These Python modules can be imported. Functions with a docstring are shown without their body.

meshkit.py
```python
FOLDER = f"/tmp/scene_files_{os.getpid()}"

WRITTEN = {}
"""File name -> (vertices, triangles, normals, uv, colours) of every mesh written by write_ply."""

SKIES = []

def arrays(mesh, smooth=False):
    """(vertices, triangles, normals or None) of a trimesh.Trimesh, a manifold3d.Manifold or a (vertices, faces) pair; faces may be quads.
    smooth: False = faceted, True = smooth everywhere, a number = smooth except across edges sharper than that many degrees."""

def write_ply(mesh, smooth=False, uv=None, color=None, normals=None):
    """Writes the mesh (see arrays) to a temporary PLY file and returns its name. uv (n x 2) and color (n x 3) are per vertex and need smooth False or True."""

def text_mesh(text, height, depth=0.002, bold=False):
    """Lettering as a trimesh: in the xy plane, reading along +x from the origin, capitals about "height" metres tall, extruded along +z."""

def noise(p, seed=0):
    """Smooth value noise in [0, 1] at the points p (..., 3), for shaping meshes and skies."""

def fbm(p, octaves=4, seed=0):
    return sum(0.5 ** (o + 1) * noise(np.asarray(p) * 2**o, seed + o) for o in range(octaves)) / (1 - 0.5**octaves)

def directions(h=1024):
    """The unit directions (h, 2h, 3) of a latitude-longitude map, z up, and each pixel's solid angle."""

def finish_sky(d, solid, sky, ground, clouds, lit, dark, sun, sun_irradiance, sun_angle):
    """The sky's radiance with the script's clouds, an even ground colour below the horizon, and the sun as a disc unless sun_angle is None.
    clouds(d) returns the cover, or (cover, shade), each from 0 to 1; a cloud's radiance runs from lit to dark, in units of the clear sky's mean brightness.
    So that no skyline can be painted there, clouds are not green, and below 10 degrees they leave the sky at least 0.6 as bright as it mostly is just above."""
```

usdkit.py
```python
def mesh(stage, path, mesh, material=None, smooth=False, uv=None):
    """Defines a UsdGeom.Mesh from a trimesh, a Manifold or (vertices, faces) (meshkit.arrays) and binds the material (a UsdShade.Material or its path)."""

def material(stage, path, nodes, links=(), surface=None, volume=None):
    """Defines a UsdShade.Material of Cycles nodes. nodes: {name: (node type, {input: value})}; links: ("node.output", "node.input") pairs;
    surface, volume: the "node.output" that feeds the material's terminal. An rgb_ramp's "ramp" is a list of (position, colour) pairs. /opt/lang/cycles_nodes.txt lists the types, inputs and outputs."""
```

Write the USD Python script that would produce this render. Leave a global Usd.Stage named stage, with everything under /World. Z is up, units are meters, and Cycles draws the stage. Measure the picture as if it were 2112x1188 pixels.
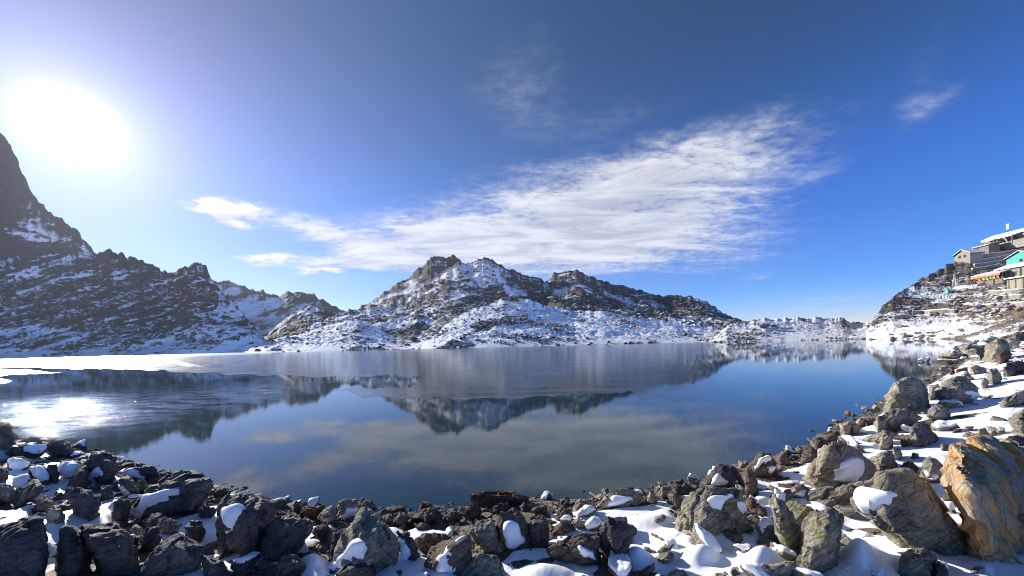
import math, random
import numpy as np, trimesh, usdkit, meshkit
from scipy import ndimage
from scipy.spatial import ConvexHull, cKDTree
from pxr import Usd, UsdGeom, UsdLux, UsdShade, Sdf, Gf, Vt

stage = Usd.Stage.CreateInMemory()
UsdGeom.SetStageUpAxis(stage, 'Z')
UsdGeom.Xform.Define(stage, '/World')

# ------------------------------------------------------------------ camera
W, H, F = 2112.0, 1188.0, 700.0            # the photograph's frame, focal length in its pixels
PX, PY, EYE = 1056.0, 705.5, 2.2           # point of the level line, eye height over the lake
ROLL = math.atan(0.024)
CR, SR = math.cos(ROLL), math.sin(ROLL)
cam = UsdGeom.Camera.Define(stage, '/World/camera')
AP = 36.0
cam.CreateHorizontalApertureAttr(AP)
cam.CreateVerticalApertureAttr(AP * H / W)
cam.CreateFocalLengthAttr(AP * F / W)
cam.CreateVerticalApertureOffsetAttr((PY - H / 2) / W * AP)
cam.CreateClippingRangeAttr(Gf.Vec2f(0.05, 20000))
cam.AddTransformOp().Set(Gf.Matrix4d(CR, 0, -SR, 0, SR, 0, CR, 0, 0, -1, 0, 0, 0, 0, EYE, 1))
cam.CreateExposureAttr(0.70)

def ray(px, py):
    """(X, Z) per metre of depth for a point of the frame."""
    dx, dy = (np.asarray(px, float) - PX) / F, (np.asarray(py, float) - PY) / F
    return CR * dx - SR * dy, -SR * dx - CR * dy
def pt(px, py, D):
    x, z = ray(px, py)
    D = np.asarray(D, float)
    return np.stack([x * D, D + 0 * x, EYE + z * D], -1)
def proj(P):
    P = np.asarray(P, float)
    D = np.maximum(P[..., 1], 1e-3)
    X, Z = P[..., 0] / D, (P[..., 2] - EYE) / D
    return np.stack([PX + F * (X * CR - Z * SR), PY + F * (-X * SR - Z * CR)], -1)
def horizon(px):
    return PY - 0.024 * (np.asarray(px, float) - PX)

# ------------------------------------------------------------------ sky and sun
sx, sz = ray(150, 262)
SUN = np.array([sx, 1.0, sz]); SUN /= np.linalg.norm(SUN)
SUN_EL, SUN_AZ = math.asin(SUN[2]), math.atan2(SUN[0], SUN[1])
SKY_STRENGTH, SUN_INTENSITY = 0.086, 1.25

class Graph:
    """Collects material nodes; every call gives the name of an output."""
    def __init__(s): s.n, s.l, s.k = {}, [], 0
    def node(s, kind, out, **ins):
        s.k += 1; name = f'n{s.k}'; vals = {}
        for k, v in ins.items():
            if isinstance(v, str) and '.' in v and v.split('.')[0] in s.n: s.l.append((v, f'{name}.{k}'))
            else: vals[k] = v
        s.n[name] = (kind, vals)
        return f'{name}.{out}'
    def m(s, op, a, b=0.0, c=0.0, clamp=False): return s.node('math', 'value', math_type=op, value1=a, value2=b, value3=c, use_clamp=clamp)
    def mr(s, v, a, b, c=0.0, d=1.0, kind='smoothstep'): return s.node('map_range', 'result', range_type=kind, value=v, from_min=a, from_max=b, to_min=c, to_max=d, clamp=True)
    def dot(s, v, w): return s.node('vector_math', 'value', math_type='dot_product', vector1=v, vector2=w)
    def mix(s, f, a, b, t='mix'): return s.node('mix', 'color', mix_type=t, fac=f, color1=a, color2=b)
    def noise(s, vec, scale, detail=4.0, rough=0.55, out='fac', dist=0.0): return s.node('noise_texture', out, vector=vec, scale=scale, detail=detail, roughness=rough, distortion=dist)
    def map(s, vec, scale=(1, 1, 1), rot=(0, 0, 0), loc=(0, 0, 0)): return s.node('mapping', 'vector', vector=vec, scale=scale, rotation=rot, location=loc)
    def build(s, path, surface=None, volume=None): return usdkit.material(stage, path, s.n, s.l, surface=surface, volume=volume)

def unit(v): v = np.asarray(v, float); return v / np.linalg.norm(v)
def sky_material():
    g = Graph()
    d = g.node('texture_coordinate', 'generated')
    sky = g.node('sky_texture', 'color', sky_type='single_scattering', sun_disc=False, sun_elevation=SUN_EL, sun_rotation=SUN_AZ, altitude=3700.0, air_density=1.0, aerosol_density=0.35, ozone_density=2.0)
    sky = g.node('hsv', 'color', hue=0.5, saturation=1.32, value=1.0, fac=1.0, color=sky)
    zup = g.node('separate_xyz', 'z', vector=d)
    sky = g.mix(1.0, sky, g.node('rgb_ramp', 'color', fac=zup, ramp=[(0.0, (1.40, 0.92, 0.92)), (0.12, (1.28, 0.94, 1.0)), (0.34, (1.10, 0.97, 1.20)), (0.62, (1.14, 0.74, 0.78)), (1.0, (1.1, 0.70, 0.72))]), 'multiply')
    away = g.m('multiply', g.mr(g.dot(d, tuple(SUN)), 0.72, 0.0), g.mr(zup, 0.62, 0.25))
    away = g.m('multiply', away, g.mr(zup, 0.0, 0.10))
    sky = g.mix(1.0, sky, g.mix(away, (1.0, 1.0, 1.0), (0.70, 1.10, 1.38)), 'multiply')
    # cirrus sheets: soft ellipses over the ridge, torn by stretched noise
    xyz = g.node('separate_xyz', 'x', vector=d).split('.')[0]
    zz = g.m('add', g.m('maximum', f'{xyz}.z', 0.0), 0.12)
    flat = g.node('combine_xyz', 'vector', x=g.m('divide', f'{xyz}.x', zz), y=g.m('divide', f'{xyz}.y', zz), z=0.0)
    warp = g.noise(flat, 1.1, 5, 0.6, 'color')
    wob = g.node('vector_math', 'vector', math_type='multiply_add', vector1=warp, vector2=(0.12, 0.12, 0.10), vector3=(-0.06, -0.06, -0.05))
    dw = g.node('vector_math', 'vector', math_type='add', vector1=d, vector2=wob)
    sheet = [(1170, 440, 275, 100, 3, 1.15), (1420, 345, 230, 58, 4, .75), (1090, 508, 320, 46, -4, 1.1), (1320, 465, 200, 70, 0, .8), (745, 503, 190, 20, -14, 1.1), (750, 546, 140, 15, 2, 1.2), (900, 478, 90, 40, -10, .9)]
    thin = [(1070, 175, 120, 95, 10, .42), (1640, 378, 130, 20, 10, .6), (1915, 222, 75, 26, 18, .7), (1920, 120, 70, 110, -20, .22), (1690, 628, 260, 42, 2, .45), (1540, 577, 60, 9, 8, .55), (1250, 245, 190, 50, 6, .26)]
    puffs = [(465, 437, 80, 24, -4, 1.25), (665, 568, 62, 11, 0, 1.2), (560, 536, 85, 15, 6, .95), (690, 630, 30, 6, 0, .8), (640, 470, 90, 12, -12, .9)]
    def cover(vec, blobs):
        tot = None
        for (x, y, a, b, ang, k) in blobs:
            X, Z = ray(x, y); c = unit([X, 1, Z]); r = unit(np.cross(c, [0, 0, 1])); u = np.cross(r, c)
            t = math.radians(ang); ca, sa = math.cos(t), math.sin(t)
            e1, e2 = ca * r + sa * u, -sa * r + ca * u
            near = 1.0 / np.linalg.norm([X, 1, Z]) / F
            fw = 1.0 / math.sqrt(1 + X * X); p1 = g.dot(vec, tuple(e1 / (a * near * fw))); p2 = g.dot(vec, tuple(e2 / (b * near)))
            q = g.m('multiply_add', p1, p1, g.m('multiply', p2, p2))
            e = g.m('multiply', g.m('exponent', g.m('multiply', q, -1.0)), k)
            e = g.m('multiply', e, g.m('greater_than', g.dot(d, tuple(c)), 0.3))
            tot = e if tot is None else g.m('maximum', tot, e) if False else g.m('add', tot, e)
        return tot
    streak = g.map(flat, (0.9, 2.6, 1), (0, 0, 0.5))
    n1 = g.noise(streak, 2.0, 8, 0.66, dist=0.6)
    n2 = g.noise(flat, 6.0, 6, 0.7)
    n3 = g.noise(g.map(flat, (1.0, 1.7, 1), (0, 0, 0.35)), 13.0, 5, 0.7)
    nn = g.m('add', g.m('multiply', n3, 0.42), g.m('multiply_add', n2, 0.30, g.m('multiply', n1, 0.38)))
    cs = g.mr(g.m('multiply', cover(dw, sheet), g.mr(nn, 0.36, 0.68, 0.08, 1.35, 'linear')), 0.14, 1.10)
    ct = g.mr(g.m('multiply', cover(dw, thin), g.mr(nn, 0.34, 0.72, 0.0, 1.3, 'linear')), 0.06, 1.1)
    cp = g.mr(g.m('multiply', cover(dw, puffs), g.mr(n2, 0.3, 0.68, 0.1, 1.5, 'linear')), 0.22, 0.8)
    c = g.m('maximum', g.m('maximum', g.m('multiply', cs, 0.86), g.m('multiply', ct, 0.6)), g.m('multiply', cp, 0.95), clamp=True)
    cl = g.mix(g.mr(n1, 0.35, 0.65), (3.9, 4.1, 4.8), (6.6, 6.7, 7.2))
    sky = g.mix(c, sky, cl)
    # the sun's aureole
    mu = g.m('minimum', g.dot(d, tuple(SUN)), 1.0)
    th = g.m('arccosine', mu)
    core = g.m('multiply', g.m('exponent', g.m('multiply', g.m('multiply', th, th), -1.0 / math.radians(1.5) ** 2)), 90.0)
    mid = g.m('multiply', g.m('exponent', g.m('multiply', th, -1.0 / math.radians(3.4))), 7.5)
    wide = g.m('multiply', g.m('exponent', g.m('multiply', th, -1.0 / math.radians(13))), 3.0)
    glow = g.node('vector_math', 'vector', math_type='scale', vector1=(1.0, 0.97, 0.96), scale=g.m('add', core, mid))
    glow2 = g.node('vector_math', 'vector', math_type='scale', vector1=(1.16, 0.92, 1.06), scale=wide)
    sky = g.mix(1.0, sky, glow, 'add'); sky = g.mix(1.0, sky, glow2, 'add')
    bg = g.node('background_shader', 'background', color=sky, strength=SKY_STRENGTH)
    return g.build('/World/Looks/sky_look', surface=bg)

UsdGeom.Scope.Define(stage, '/World/Looks')
dome = UsdLux.DomeLight.Define(stage, '/World/sky')
dome.GetPrim().SetCustomDataByKey('kind', 'structure')
UsdShade.MaterialBindingAPI.Apply(dome.GetPrim()).Bind(sky_material())
sun = UsdLux.DistantLight.Define(stage, '/World/sunlight')
sun.CreateNormalizeAttr(True); sun.CreateIntensityAttr(SUN_INTENSITY); sun.CreateAngleAttr(0.53); sun.CreateColorAttr(Gf.Vec3f(1.0, 0.955, 0.89))
zax = SUN; xax = unit(np.cross([0, 0, 1], zax)); yax = np.cross(zax, xax)
sun.AddTransformOp().Set(Gf.Matrix4d(*xax, 0, *yax, 0, *zax, 0, 0, 0, 0, 1))

# ------------------------------------------------------------------ helpers
used = {}
def free(path):
    if path not in used: used[path] = 0; return path
    used[path] += 1; return f'{path}_{used[path]:03d}'
def tag(prim, label=None, cat=None, group=None, kind=None):
    p = prim.GetPrim() if hasattr(prim, 'GetPrim') else prim
    for k, v in (('label', label), ('category', cat), ('group', group), ('kind', kind)):
        if v: p.SetCustomDataByKey(k, v)
    return p
def obj(name, mesh, mat, parent='/World', smooth=30):
    parent = parent if isinstance(parent, str) else str(parent.GetPath())
    return usdkit.mesh(stage, free(f'{parent}/{name}'), mesh, mat, smooth=smooth).GetPrim()
def thing(name, label, cat, group=None, loc=(0, 0, 0), rotz=0.0):
    x = UsdGeom.Xform.Define(stage, free(f'/World/{name}'))
    x.AddTranslateOp().Set(Gf.Vec3d(*map(float, loc))); x.AddRotateZOp().Set(float(math.degrees(rotz)))
    return tag(x, label, cat, group)
def primvar(prim, name, values):
    UsdGeom.PrimvarsAPI(prim).CreatePrimvar(name, Sdf.ValueTypeNames.FloatArray, 'vertex').Set(Vt.FloatArray.FromNumpy(np.asarray(values, np.float32)))
def interp(x, pts, k): p = np.array(pts, float); return np.interp(x, p[:, 0], p[:, k])
def smooth01(x): x = np.clip(x, 0, 1); return x * x * (3 - 2 * x)
def fbm(p, o=4, seed=0): return meshkit.fbm(p, o, seed)
def ridged(p, o=4, seed=0):
    t, a, w = 0, 1.0, 0
    for k in range(o):
        t = t + a * (1 - np.abs(2 * meshkit.noise(np.asarray(p) * 2 ** k, seed + k) - 1)); w += a; a *= 0.5
    return t / w
def grid_faces(r, c):
    i = np.arange(r * c).reshape(r, c)
    a, b, d, e = i[:-1, :-1].ravel(), i[:-1, 1:].ravel(), i[1:, 1:].ravel(), i[1:, :-1].ravel()
    return np.vstack([np.stack([a, b, d], 1), np.stack([a, d, e], 1)])
def vnormals(v, f):
    n = np.zeros_like(v); fn = np.cross(v[f[:, 1]] - v[f[:, 0]], v[f[:, 2]] - v[f[:, 0]])
    for k in range(3): np.add.at(n, f[:, k], fn)
    return n / np.maximum(np.linalg.norm(n, axis=1, keepdims=True), 1e-12)

# ------------------------------------------------------------------ materials
def mat_snow():
    g = Graph(); p = g.node('geometry', 'position')
    big = g.noise(p, 2.2, 3); fine = g.noise(p, 38.0, 6, 0.75)
    col = g.mix(g.mr(big, 0.35, 0.7), (0.80, 0.81, 0.84), (0.88, 0.885, 0.90))
    h = g.m('multiply_add', fine, 0.25, big)
    nb = g.node('bump', 'normal', height=h, strength=0.55, distance=0.02)
    return g.build('/World/Looks/snow', surface=g.node('principled_bsdf', 'BSDF', base_color=col, roughness=0.62, specular_ior_level=0.3, normal=nb))
def mat_rock(name, dark, light, accent=None, acc=(0.6, 0.7), rough=0.85, scale=1.0, veins=None, streaks=None, lichen=None, band=(1, 1, 3.5), rot=(0.6, 0.5, 0.2)):
    g = Graph(); p = g.node('geometry', 'position')
    b = g.map(g.map(p, (1, 1, 1), rot), tuple(scale * x for x in band))
    n1 = g.noise(p, 2.1 * scale, 6, 0.62); n2 = g.noise(b, 9.0, 7, 0.72, dist=0.5); n3 = g.noise(p, 38.0 * scale, 5, 0.7)
    col = g.mix(g.mr(g.m('multiply_add', n2, 0.6, g.m('multiply', n1, 0.5)), 0.38, 0.72), dark, light)
    col = g.mix(g.mr(n3, 0.56, 0.74, 0, 0.55), col, tuple(min(1, x * 1.9) for x in light))
    col = g.mix(g.mr(n3, 0.44, 0.28, 0, 0.6), col, tuple(x * 0.35 for x in dark))
    if accent: col = g.mix(g.mr(g.noise(p, 3.3 * scale, 5, 0.6), acc[0], acc[1], 0, 0.8), col, accent)
    vo = g.node('voronoi_texture', 'distance', vector=b, scale=5.0, feature='distance_to_edge')
    if streaks: col = g.mix(g.mr(g.noise(b, 4.5, 6, 0.7, dist=0.8), 0.47, 0.55, 0, 0.85), col, streaks)
    col = g.mix(g.mr(vo, 0.0, 0.05, 0.55, 0.0), col, tuple(x * 0.3 for x in dark))
    if veins: col = g.mix(g.mr(g.noise(b, 16.0, 5, 0.75, dist=1.2), 0.60, 0.70, 0, 0.75), col, veins)
    if lichen: col = g.mix(g.m('multiply', g.mr(g.noise(p, 5.0 * scale, 4, 0.6), 0.53, 0.64), g.mr(n3, 0.42, 0.6)), col, lichen)
    h = g.m('add', g.m('multiply', n2, 1.0), g.m('add', g.m('multiply', n3, 0.45), g.m('multiply', g.mr(vo, 0, 0.12), 0.22)))
    nb = g.node('bump', 'normal', height=h, strength=0.9, distance=0.05 / scale)
    return g.build(f'/World/Looks/{name}', surface=g.node('principled_bsdf', 'BSDF', base_color=col, roughness=rough, specular_ior_level=0.35, normal=nb))
SNOW = mat_snow()
ROCK = {
    'dark': mat_rock('dark_rock', (0.036, 0.033, 0.031), (0.135, 0.120, 0.110), (0.09, 0.06, 0.045), (0.62, 0.75), 0.7),
    'purple': mat_rock('purple_grey_rock', (0.052, 0.046, 0.048), (0.155, 0.138, 0.140), (0.12, 0.08, 0.075)),
    'grey': mat_rock('grey_rock', (0.105, 0.094, 0.078), (0.42, 0.375, 0.31), (0.17, 0.12, 0.075), (0.6, 0.74)),
    'lichen': mat_rock('lichen_rock', (0.11, 0.098, 0.075), (0.45, 0.405, 0.31), (0.17, 0.10, 0.045), (0.66, 0.76), lichen=(0.26, 0.27, 0.07)),
    'brown': mat_rock('brown_rock', (0.062, 0.046, 0.036), (0.22, 0.165, 0.125), (0.20, 0.11, 0.06)),
    'red': mat_rock('red_brown_rock', (0.062, 0.036, 0.026), (0.19, 0.115, 0.080), (0.22, 0.10, 0.05)),
    'tan': mat_rock('tan_rock', (0.19, 0.155, 0.115), (0.50, 0.425, 0.32), (0.36, 0.22, 0.10), (0.58, 0.72), veins=(0.50, 0.46, 0.40)),
    'rust': mat_rock('rust_spotted_rock', (0.09, 0.08, 0.07), (0.32, 0.285, 0.25), (0.40, 0.13, 0.035), (0.50, 0.58)),
    'orange': mat_rock('orange_schist', (0.30, 0.23, 0.16), (0.66, 0.53, 0.37), None, rough=0.8, veins=(0.80, 0.75, 0.67), streaks=(0.72, 0.36, 0.09), band=(2.0, 2.0, 0.32), rot=(0.12, 0.42, 0.0)),
}
def mat_mountain(name, dark, light, warm, sc=1.0):
    g = Graph(); p = g.node('geometry', 'position')
    s = g.node('attribute', 'fac', attribute='snow')
    b = g.map(p, (1, 1, 2.4), (0.5, 0.35, 0.3))
    n1 = g.noise(p, 0.05 * sc, 6, 0.6); n2 = g.noise(b, 0.30 * sc, 8, 0.72, dist=0.4); n3 = g.noise(b, 1.3 * sc, 5, 0.7)
    col = g.mix(g.mr(n2, 0.36, 0.66), dark, light)
    col = g.mix(g.mr(n1, 0.52, 0.66, 0, 0.8), col, warm)
    col = g.mix(g.mr(n3, 0.45, 0.3, 0, 0.5), col, tuple(x * 0.45 for x in dark))
    k = g.m('add', s, g.m('add', g.m('multiply_add', n2, 0.9, -0.45), g.m('multiply_add', n3, 1.2, -0.6)))
    k = g.mr(k, 0.46, 0.56)
    col = g.mix(k, col, (0.80, 0.81, 0.84))
    h = g.m('add', g.m('multiply', n2, 1.0), g.m('multiply', n3, 0.5))
    nb = g.node('bump', 'normal', height=h, strength=g.mr(k, 0, 1, 0.9, 0.3, 'linear'), distance=1.6 / sc)
    return g.build(f'/World/Looks/{name}', surface=g.node('principled_bsdf', 'BSDF', base_color=col, roughness=0.85, specular_ior_level=0.25, normal=nb))
MT_GREY = mat_mountain('mountain_rock', (0.035, 0.036, 0.033), (0.125, 0.122, 0.108), (0.10, 0.085, 0.065))
MT_DARK = mat_mountain('dark_mountain_rock', (0.030, 0.031, 0.032), (0.095, 0.093, 0.090), (0.075, 0.060, 0.052))
MT_HILL = mat_mountain('hillside_rock', (0.09, 0.077, 0.062), (0.31, 0.262, 0.21), (0.22, 0.15, 0.085), 2.2)

# ------------------------------------------------------------------ mountains: base line on the lake, ridge line at its own distance
HILLS = {}
def mountain(name, label, mat, ridge, base, step=2.0, rows=150, amp=3.0, wave=22.0, convex=1.0, back=90.0, seed=1, snow=0.35, apron=None, terr=None, snowfn=None, rough=1.0, cell=0, gully=0, lean=0.5):
    """ridge: (frame x, frame y, depth); base: (frame x, depth at the water). A slope of real depth between them, and a back slope behind."""
    x0, x1 = ridge[0][0], ridge[-1][0]
    xs = np.arange(x0, x1 + step, step); n = len(xs)
    yr, Dr, Db = interp(xs, ridge, 1), interp(xs, ridge, 2), interp(xs, base, 1)
    yn = (meshkit.noise(np.stack([xs / 9.0, 0 * xs, 0 * xs + seed], -1), seed) - 0.5) * 7 * rough + (meshkit.noise(np.stack([xs / 3.6, 0 * xs, 0 * xs + seed], -1), seed + 5) - 0.5) * 3.5 * rough
    yb = proj(np.stack([ray(xs, horizon(xs))[0] * Db, Db, 0 * Db - 0.6], -1))[:, 1]
    t = np.linspace(0, 1, rows)[:, None]
    tb = np.linspace(0, 1, 26)[1:, None]
    D = Db + (Dr - Db) * t
    y = yb + (yr - yb) * t ** convex + yn * t ** 8
    P = pt(np.broadcast_to(xs, D.shape), y, D)
    Pr = P[-1]
    B = np.repeat(Pr[None], len(tb), 0).copy()
    radial = np.stack([Pr[:, 0], Pr[:, 1]], -1); radial /= np.linalg.norm(radial, axis=1, keepdims=True)
    B[..., 0] += radial[:, 0] * tb * back; B[..., 1] += radial[:, 1] * tb * back
    B[..., 2] = Pr[:, 2] * (1 - smooth01(tb)) - 2 * tb
    V = np.concatenate([P, B], 0); R = len(V)
    T = np.concatenate([t, 1 + tb])
    env = np.clip(np.minimum(T * 5.0, 1.0), 0, 1) * np.where(T < 1, 0.30 + 0.70 * np.clip((1 - T) * 4, 0, 1), 0.3 + 0.7 * np.clip((T - 1) * 3, 0, 1))
    hgt = np.clip((V[..., 2] + 0.6) / 6.0, 0.12, 1.0)
    q = V / wave
    q2 = q * [1, 1, 1.8]
    d1 = ridged(q2, 5, seed) - 0.62
    d2 = fbm(V / (wave * 0.16), 4, seed + 9) - 0.5
    bl = 0
    if cell:   # blocky outcrops
        ca, sa = math.cos(0.6), math.sin(0.6); cb, sb = math.cos(0.45), math.sin(0.45)
        Rz = np.array([[ca, -sa, 0], [sa, ca, 0], [0, 0, 1]]) @ np.array([[cb, 0, -sb], [0, 1, 0], [sb, 0, cb]])
        c = V @ Rz.T / cell * [1, 1, 1.5]; w = (fbm(V / (cell * 1.5), 3, seed + 20) - 0.5) * 2
        kk = meshkit.noise(np.floor(c + w[..., None] * [1, 1, 0.5]), seed + 3) - 0.5
        bl = kk * cell * 0.30
    gl = 0
    if gully:
        uu = (V[..., 0] + lean * (V[..., 2]) + 3 * (fbm(V / 18.0, 2, seed + 44) - 0.5) * 4) / gully
        gl = ridged(np.stack([uu, V[..., 1] / (gully * 7), 0 * uu + seed], -1), 3, seed + 45) - 0.62
    dz = (gl * amp * 0.7 + d1 * amp + d2 * amp * 0.42 + bl) * env * hgt
    V[..., 2] += dz
    V[..., 1] += (d2 * amp * 0.8 + bl * 0.5) * env * hgt
    if terr:
        for (a, b_, stepz) in terr:
            m = smooth01((V[..., 0] - a) / 10) * smooth01((b_ - V[..., 0]) / 10)
            zq = np.floor(V[..., 2] / stepz) * stepz + stepz * smooth01(((V[..., 2] / stepz) % 1 - 0.55) / 0.4)
            V[..., 2] = V[..., 2] * (1 - m) + zq * m
    v = V.reshape(-1, 3); f = grid_faces(R, n)
    nm = vnormals(v, f)
    if nm[:, 2].mean() < 0: f = f[:, ::-1]; nm = -nm
    sm = ndimage.gaussian_filter(V[..., 2], (5, 5)); curv = np.clip((sm - V[..., 2]) / (amp * 0.25 + 1e-3), -1, 1).ravel()
    steep = 1 - nm[:, 2]
    patch = fbm(v / (wave * 0.8), 4, seed + 33) - 0.5 + 1.1 * (fbm(v / (wave * 2.6) * [1, 1, 0.7], 3, seed + 35) - 0.5)
    S = snow + 0.45 - steep * 1.25 + curv * 0.30 + patch * 1.1 - (gl.ravel() * 0.45 if gully else 0)
    if apron is not None:
        ah = interp(proj(v)[:, 0], apron, 1)
        S = np.where(v[:, 2] < ah * (1 + patch), 0.85 + 0 * S, S)
    if snowfn is not None: S = snowfn(v, nm, S, proj(v), patch)
    prim = usdkit.mesh(stage, free('/World/' + name), (v, f), mat, smooth=True).GetPrim()
    primvar(prim, 'snow', np.clip(S, -0.5, 1.5))
    tag(prim, label, 'mountain', kind='structure')
    HILLS.setdefault(name, []).append((v, nm, S, R, n, rows))
    return prim

def shift(ridge, dy): return [(x, y + dy, d) for x, y, d in ridge]
mountain('mountain', 'tall dark mountain rising at the left edge under the sun', MT_DARK,
    [(-420, 235, 460), (-200, 215, 460), (-60, 232, 460), (0, 275, 450), (22, 302, 450), (42, 345, 450), (60, 385, 450), (85, 420, 450), (112, 445, 450), (140, 462, 450), (165, 486, 450), (185, 510, 450), (210, 540, 450), (260, 600, 450), (330, 690, 450)],
    [(-420, 360), (330, 380)], step=2.5, rows=120, amp=11, wave=70, seed=11, snow=0.42, back=250, rough=1.3, gully=40, cell=9)
mountain('mountain', 'shaded rocky range along the far left shore streaked with snow gullies', MT_DARK,
    [(-520, 560, 330), (-200, 535, 330), (0, 531, 330), (60, 521, 330), (120, 517, 335), (190, 523, 330), (230, 517, 325), (262, 529, 320), (285, 538, 315), (300, 545, 312), (325, 552, 308), (345, 562, 303), (362, 559, 300), (385, 547, 295), (405, 543, 292), (424, 550, 290), (436, 572, 286), (450, 596, 282), (468, 612, 275), (500, 645, 262), (530, 682, 245), (552, 712, 230)],
    [(-520, 190), (0, 185), (300, 190), (552, 205)], step=1.6, rows=190, amp=9.0, wave=30, seed=21, snow=0.27, back=160, convex=0.92, gully=17, lean=-0.7, apron=[(-520, 6.0), (0, 5.5), (250, 2.6), (560, 1.0)], rough=1.1, cell=5)
mountain('mountain', 'distant bluish jagged ridge in the gap left of the central peak', MT_DARK,
    [(380, 640, 620), (440, 583, 620), (465, 582, 620), (482, 582, 620), (500, 588, 620), (527, 601, 620), (545, 599, 620), (568, 611, 620), (598, 603, 620), (640, 605, 620), (660, 617, 620), (690, 632, 620), (722, 650, 620), (770, 690, 620)],
    [(380, 430), (770, 430)], step=1.8, rows=110, amp=9, wave=45, seed=31, snow=0.30, back=200, cell=8, gully=28, lean=-0.6)
mountain('mountain', 'small pointed snowy knoll standing in front of the distant ridge', MT_GREY,
    [(515, 716, 330), (550, 690, 350), (582, 660, 360), (612, 640, 365), (640, 628, 365), (668, 634, 360), (692, 650, 360), (722, 684, 350), (745, 712, 340)],
    [(515, 260), (745, 260)], step=1.6, rows=90, amp=7, wave=20, seed=41, snow=0.30, back=80, cell=6, gully=16, lean=-.8)
mountain('mountain', 'dark rocky summit behind the left shoulder of the central mountain', MT_DARK,
    [(690, 668, 560), (745, 632, 570), (792, 604, 580), (832, 579, 590), (862, 556, 590), (888, 534, 590), (905, 529, 590), (922, 532, 590), (936, 526, 590), (952, 537, 590), (985, 562, 590), (1040, 600, 590), (1090, 650, 580)],
    [(690, 400), (1090, 400)], step=1.6, rows=120, amp=8, wave=40, seed=51, snow=0.46, back=160, cell=7, gully=24, lean=.8)
MAIN = [(524, 716, 240), (560, 703, 260), (600, 690, 280), (650, 668, 310), (700, 648, 340), (745, 634, 360), (800, 625, 380), (842, 612, 395), (872, 592, 410), (902, 569, 420), (940, 546, 430), (972, 538, 440), (985, 533, 440), (1008, 534, 440), (1026, 543, 440), (1052, 556, 435), (1078, 566, 430), (1108, 569, 430), (1124, 582, 425), (1140, 567, 420), (1168, 559, 415), (1197, 558, 410), (1216, 569, 405), (1252, 584, 395), (1300, 596, 380), (1342, 606, 370), (1400, 613, 355), (1428, 612, 350), (1452, 620, 340), (1482, 640, 320), (1512, 656, 300), (1552, 668, 270), (1590, 690, 240)]
mountain('mountain', 'central mountain of broken grey rock dusted with snow across the lake', MT_GREY, MAIN,
    [(524, 160), (830, 165), (1100, 170), (1300, 175), (1590, 190)], step=1.35, rows=230, amp=7.5, wave=30, seed=61, snow=0.27, back=200, convex=0.95, cell=4.5, gully=26, lean=.5)
def shoulder_snow(v, nm, S, p, patch):
    r = fbm(v / 16.0, 3, 77) - 0.5
    left = smooth01((1080 - p[:, 0]) / 120)
    return S + 0.42 - 1.6 * np.clip(r - 0.04 + 0.10 * left, 0, 0.5) * 1.6
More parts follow.
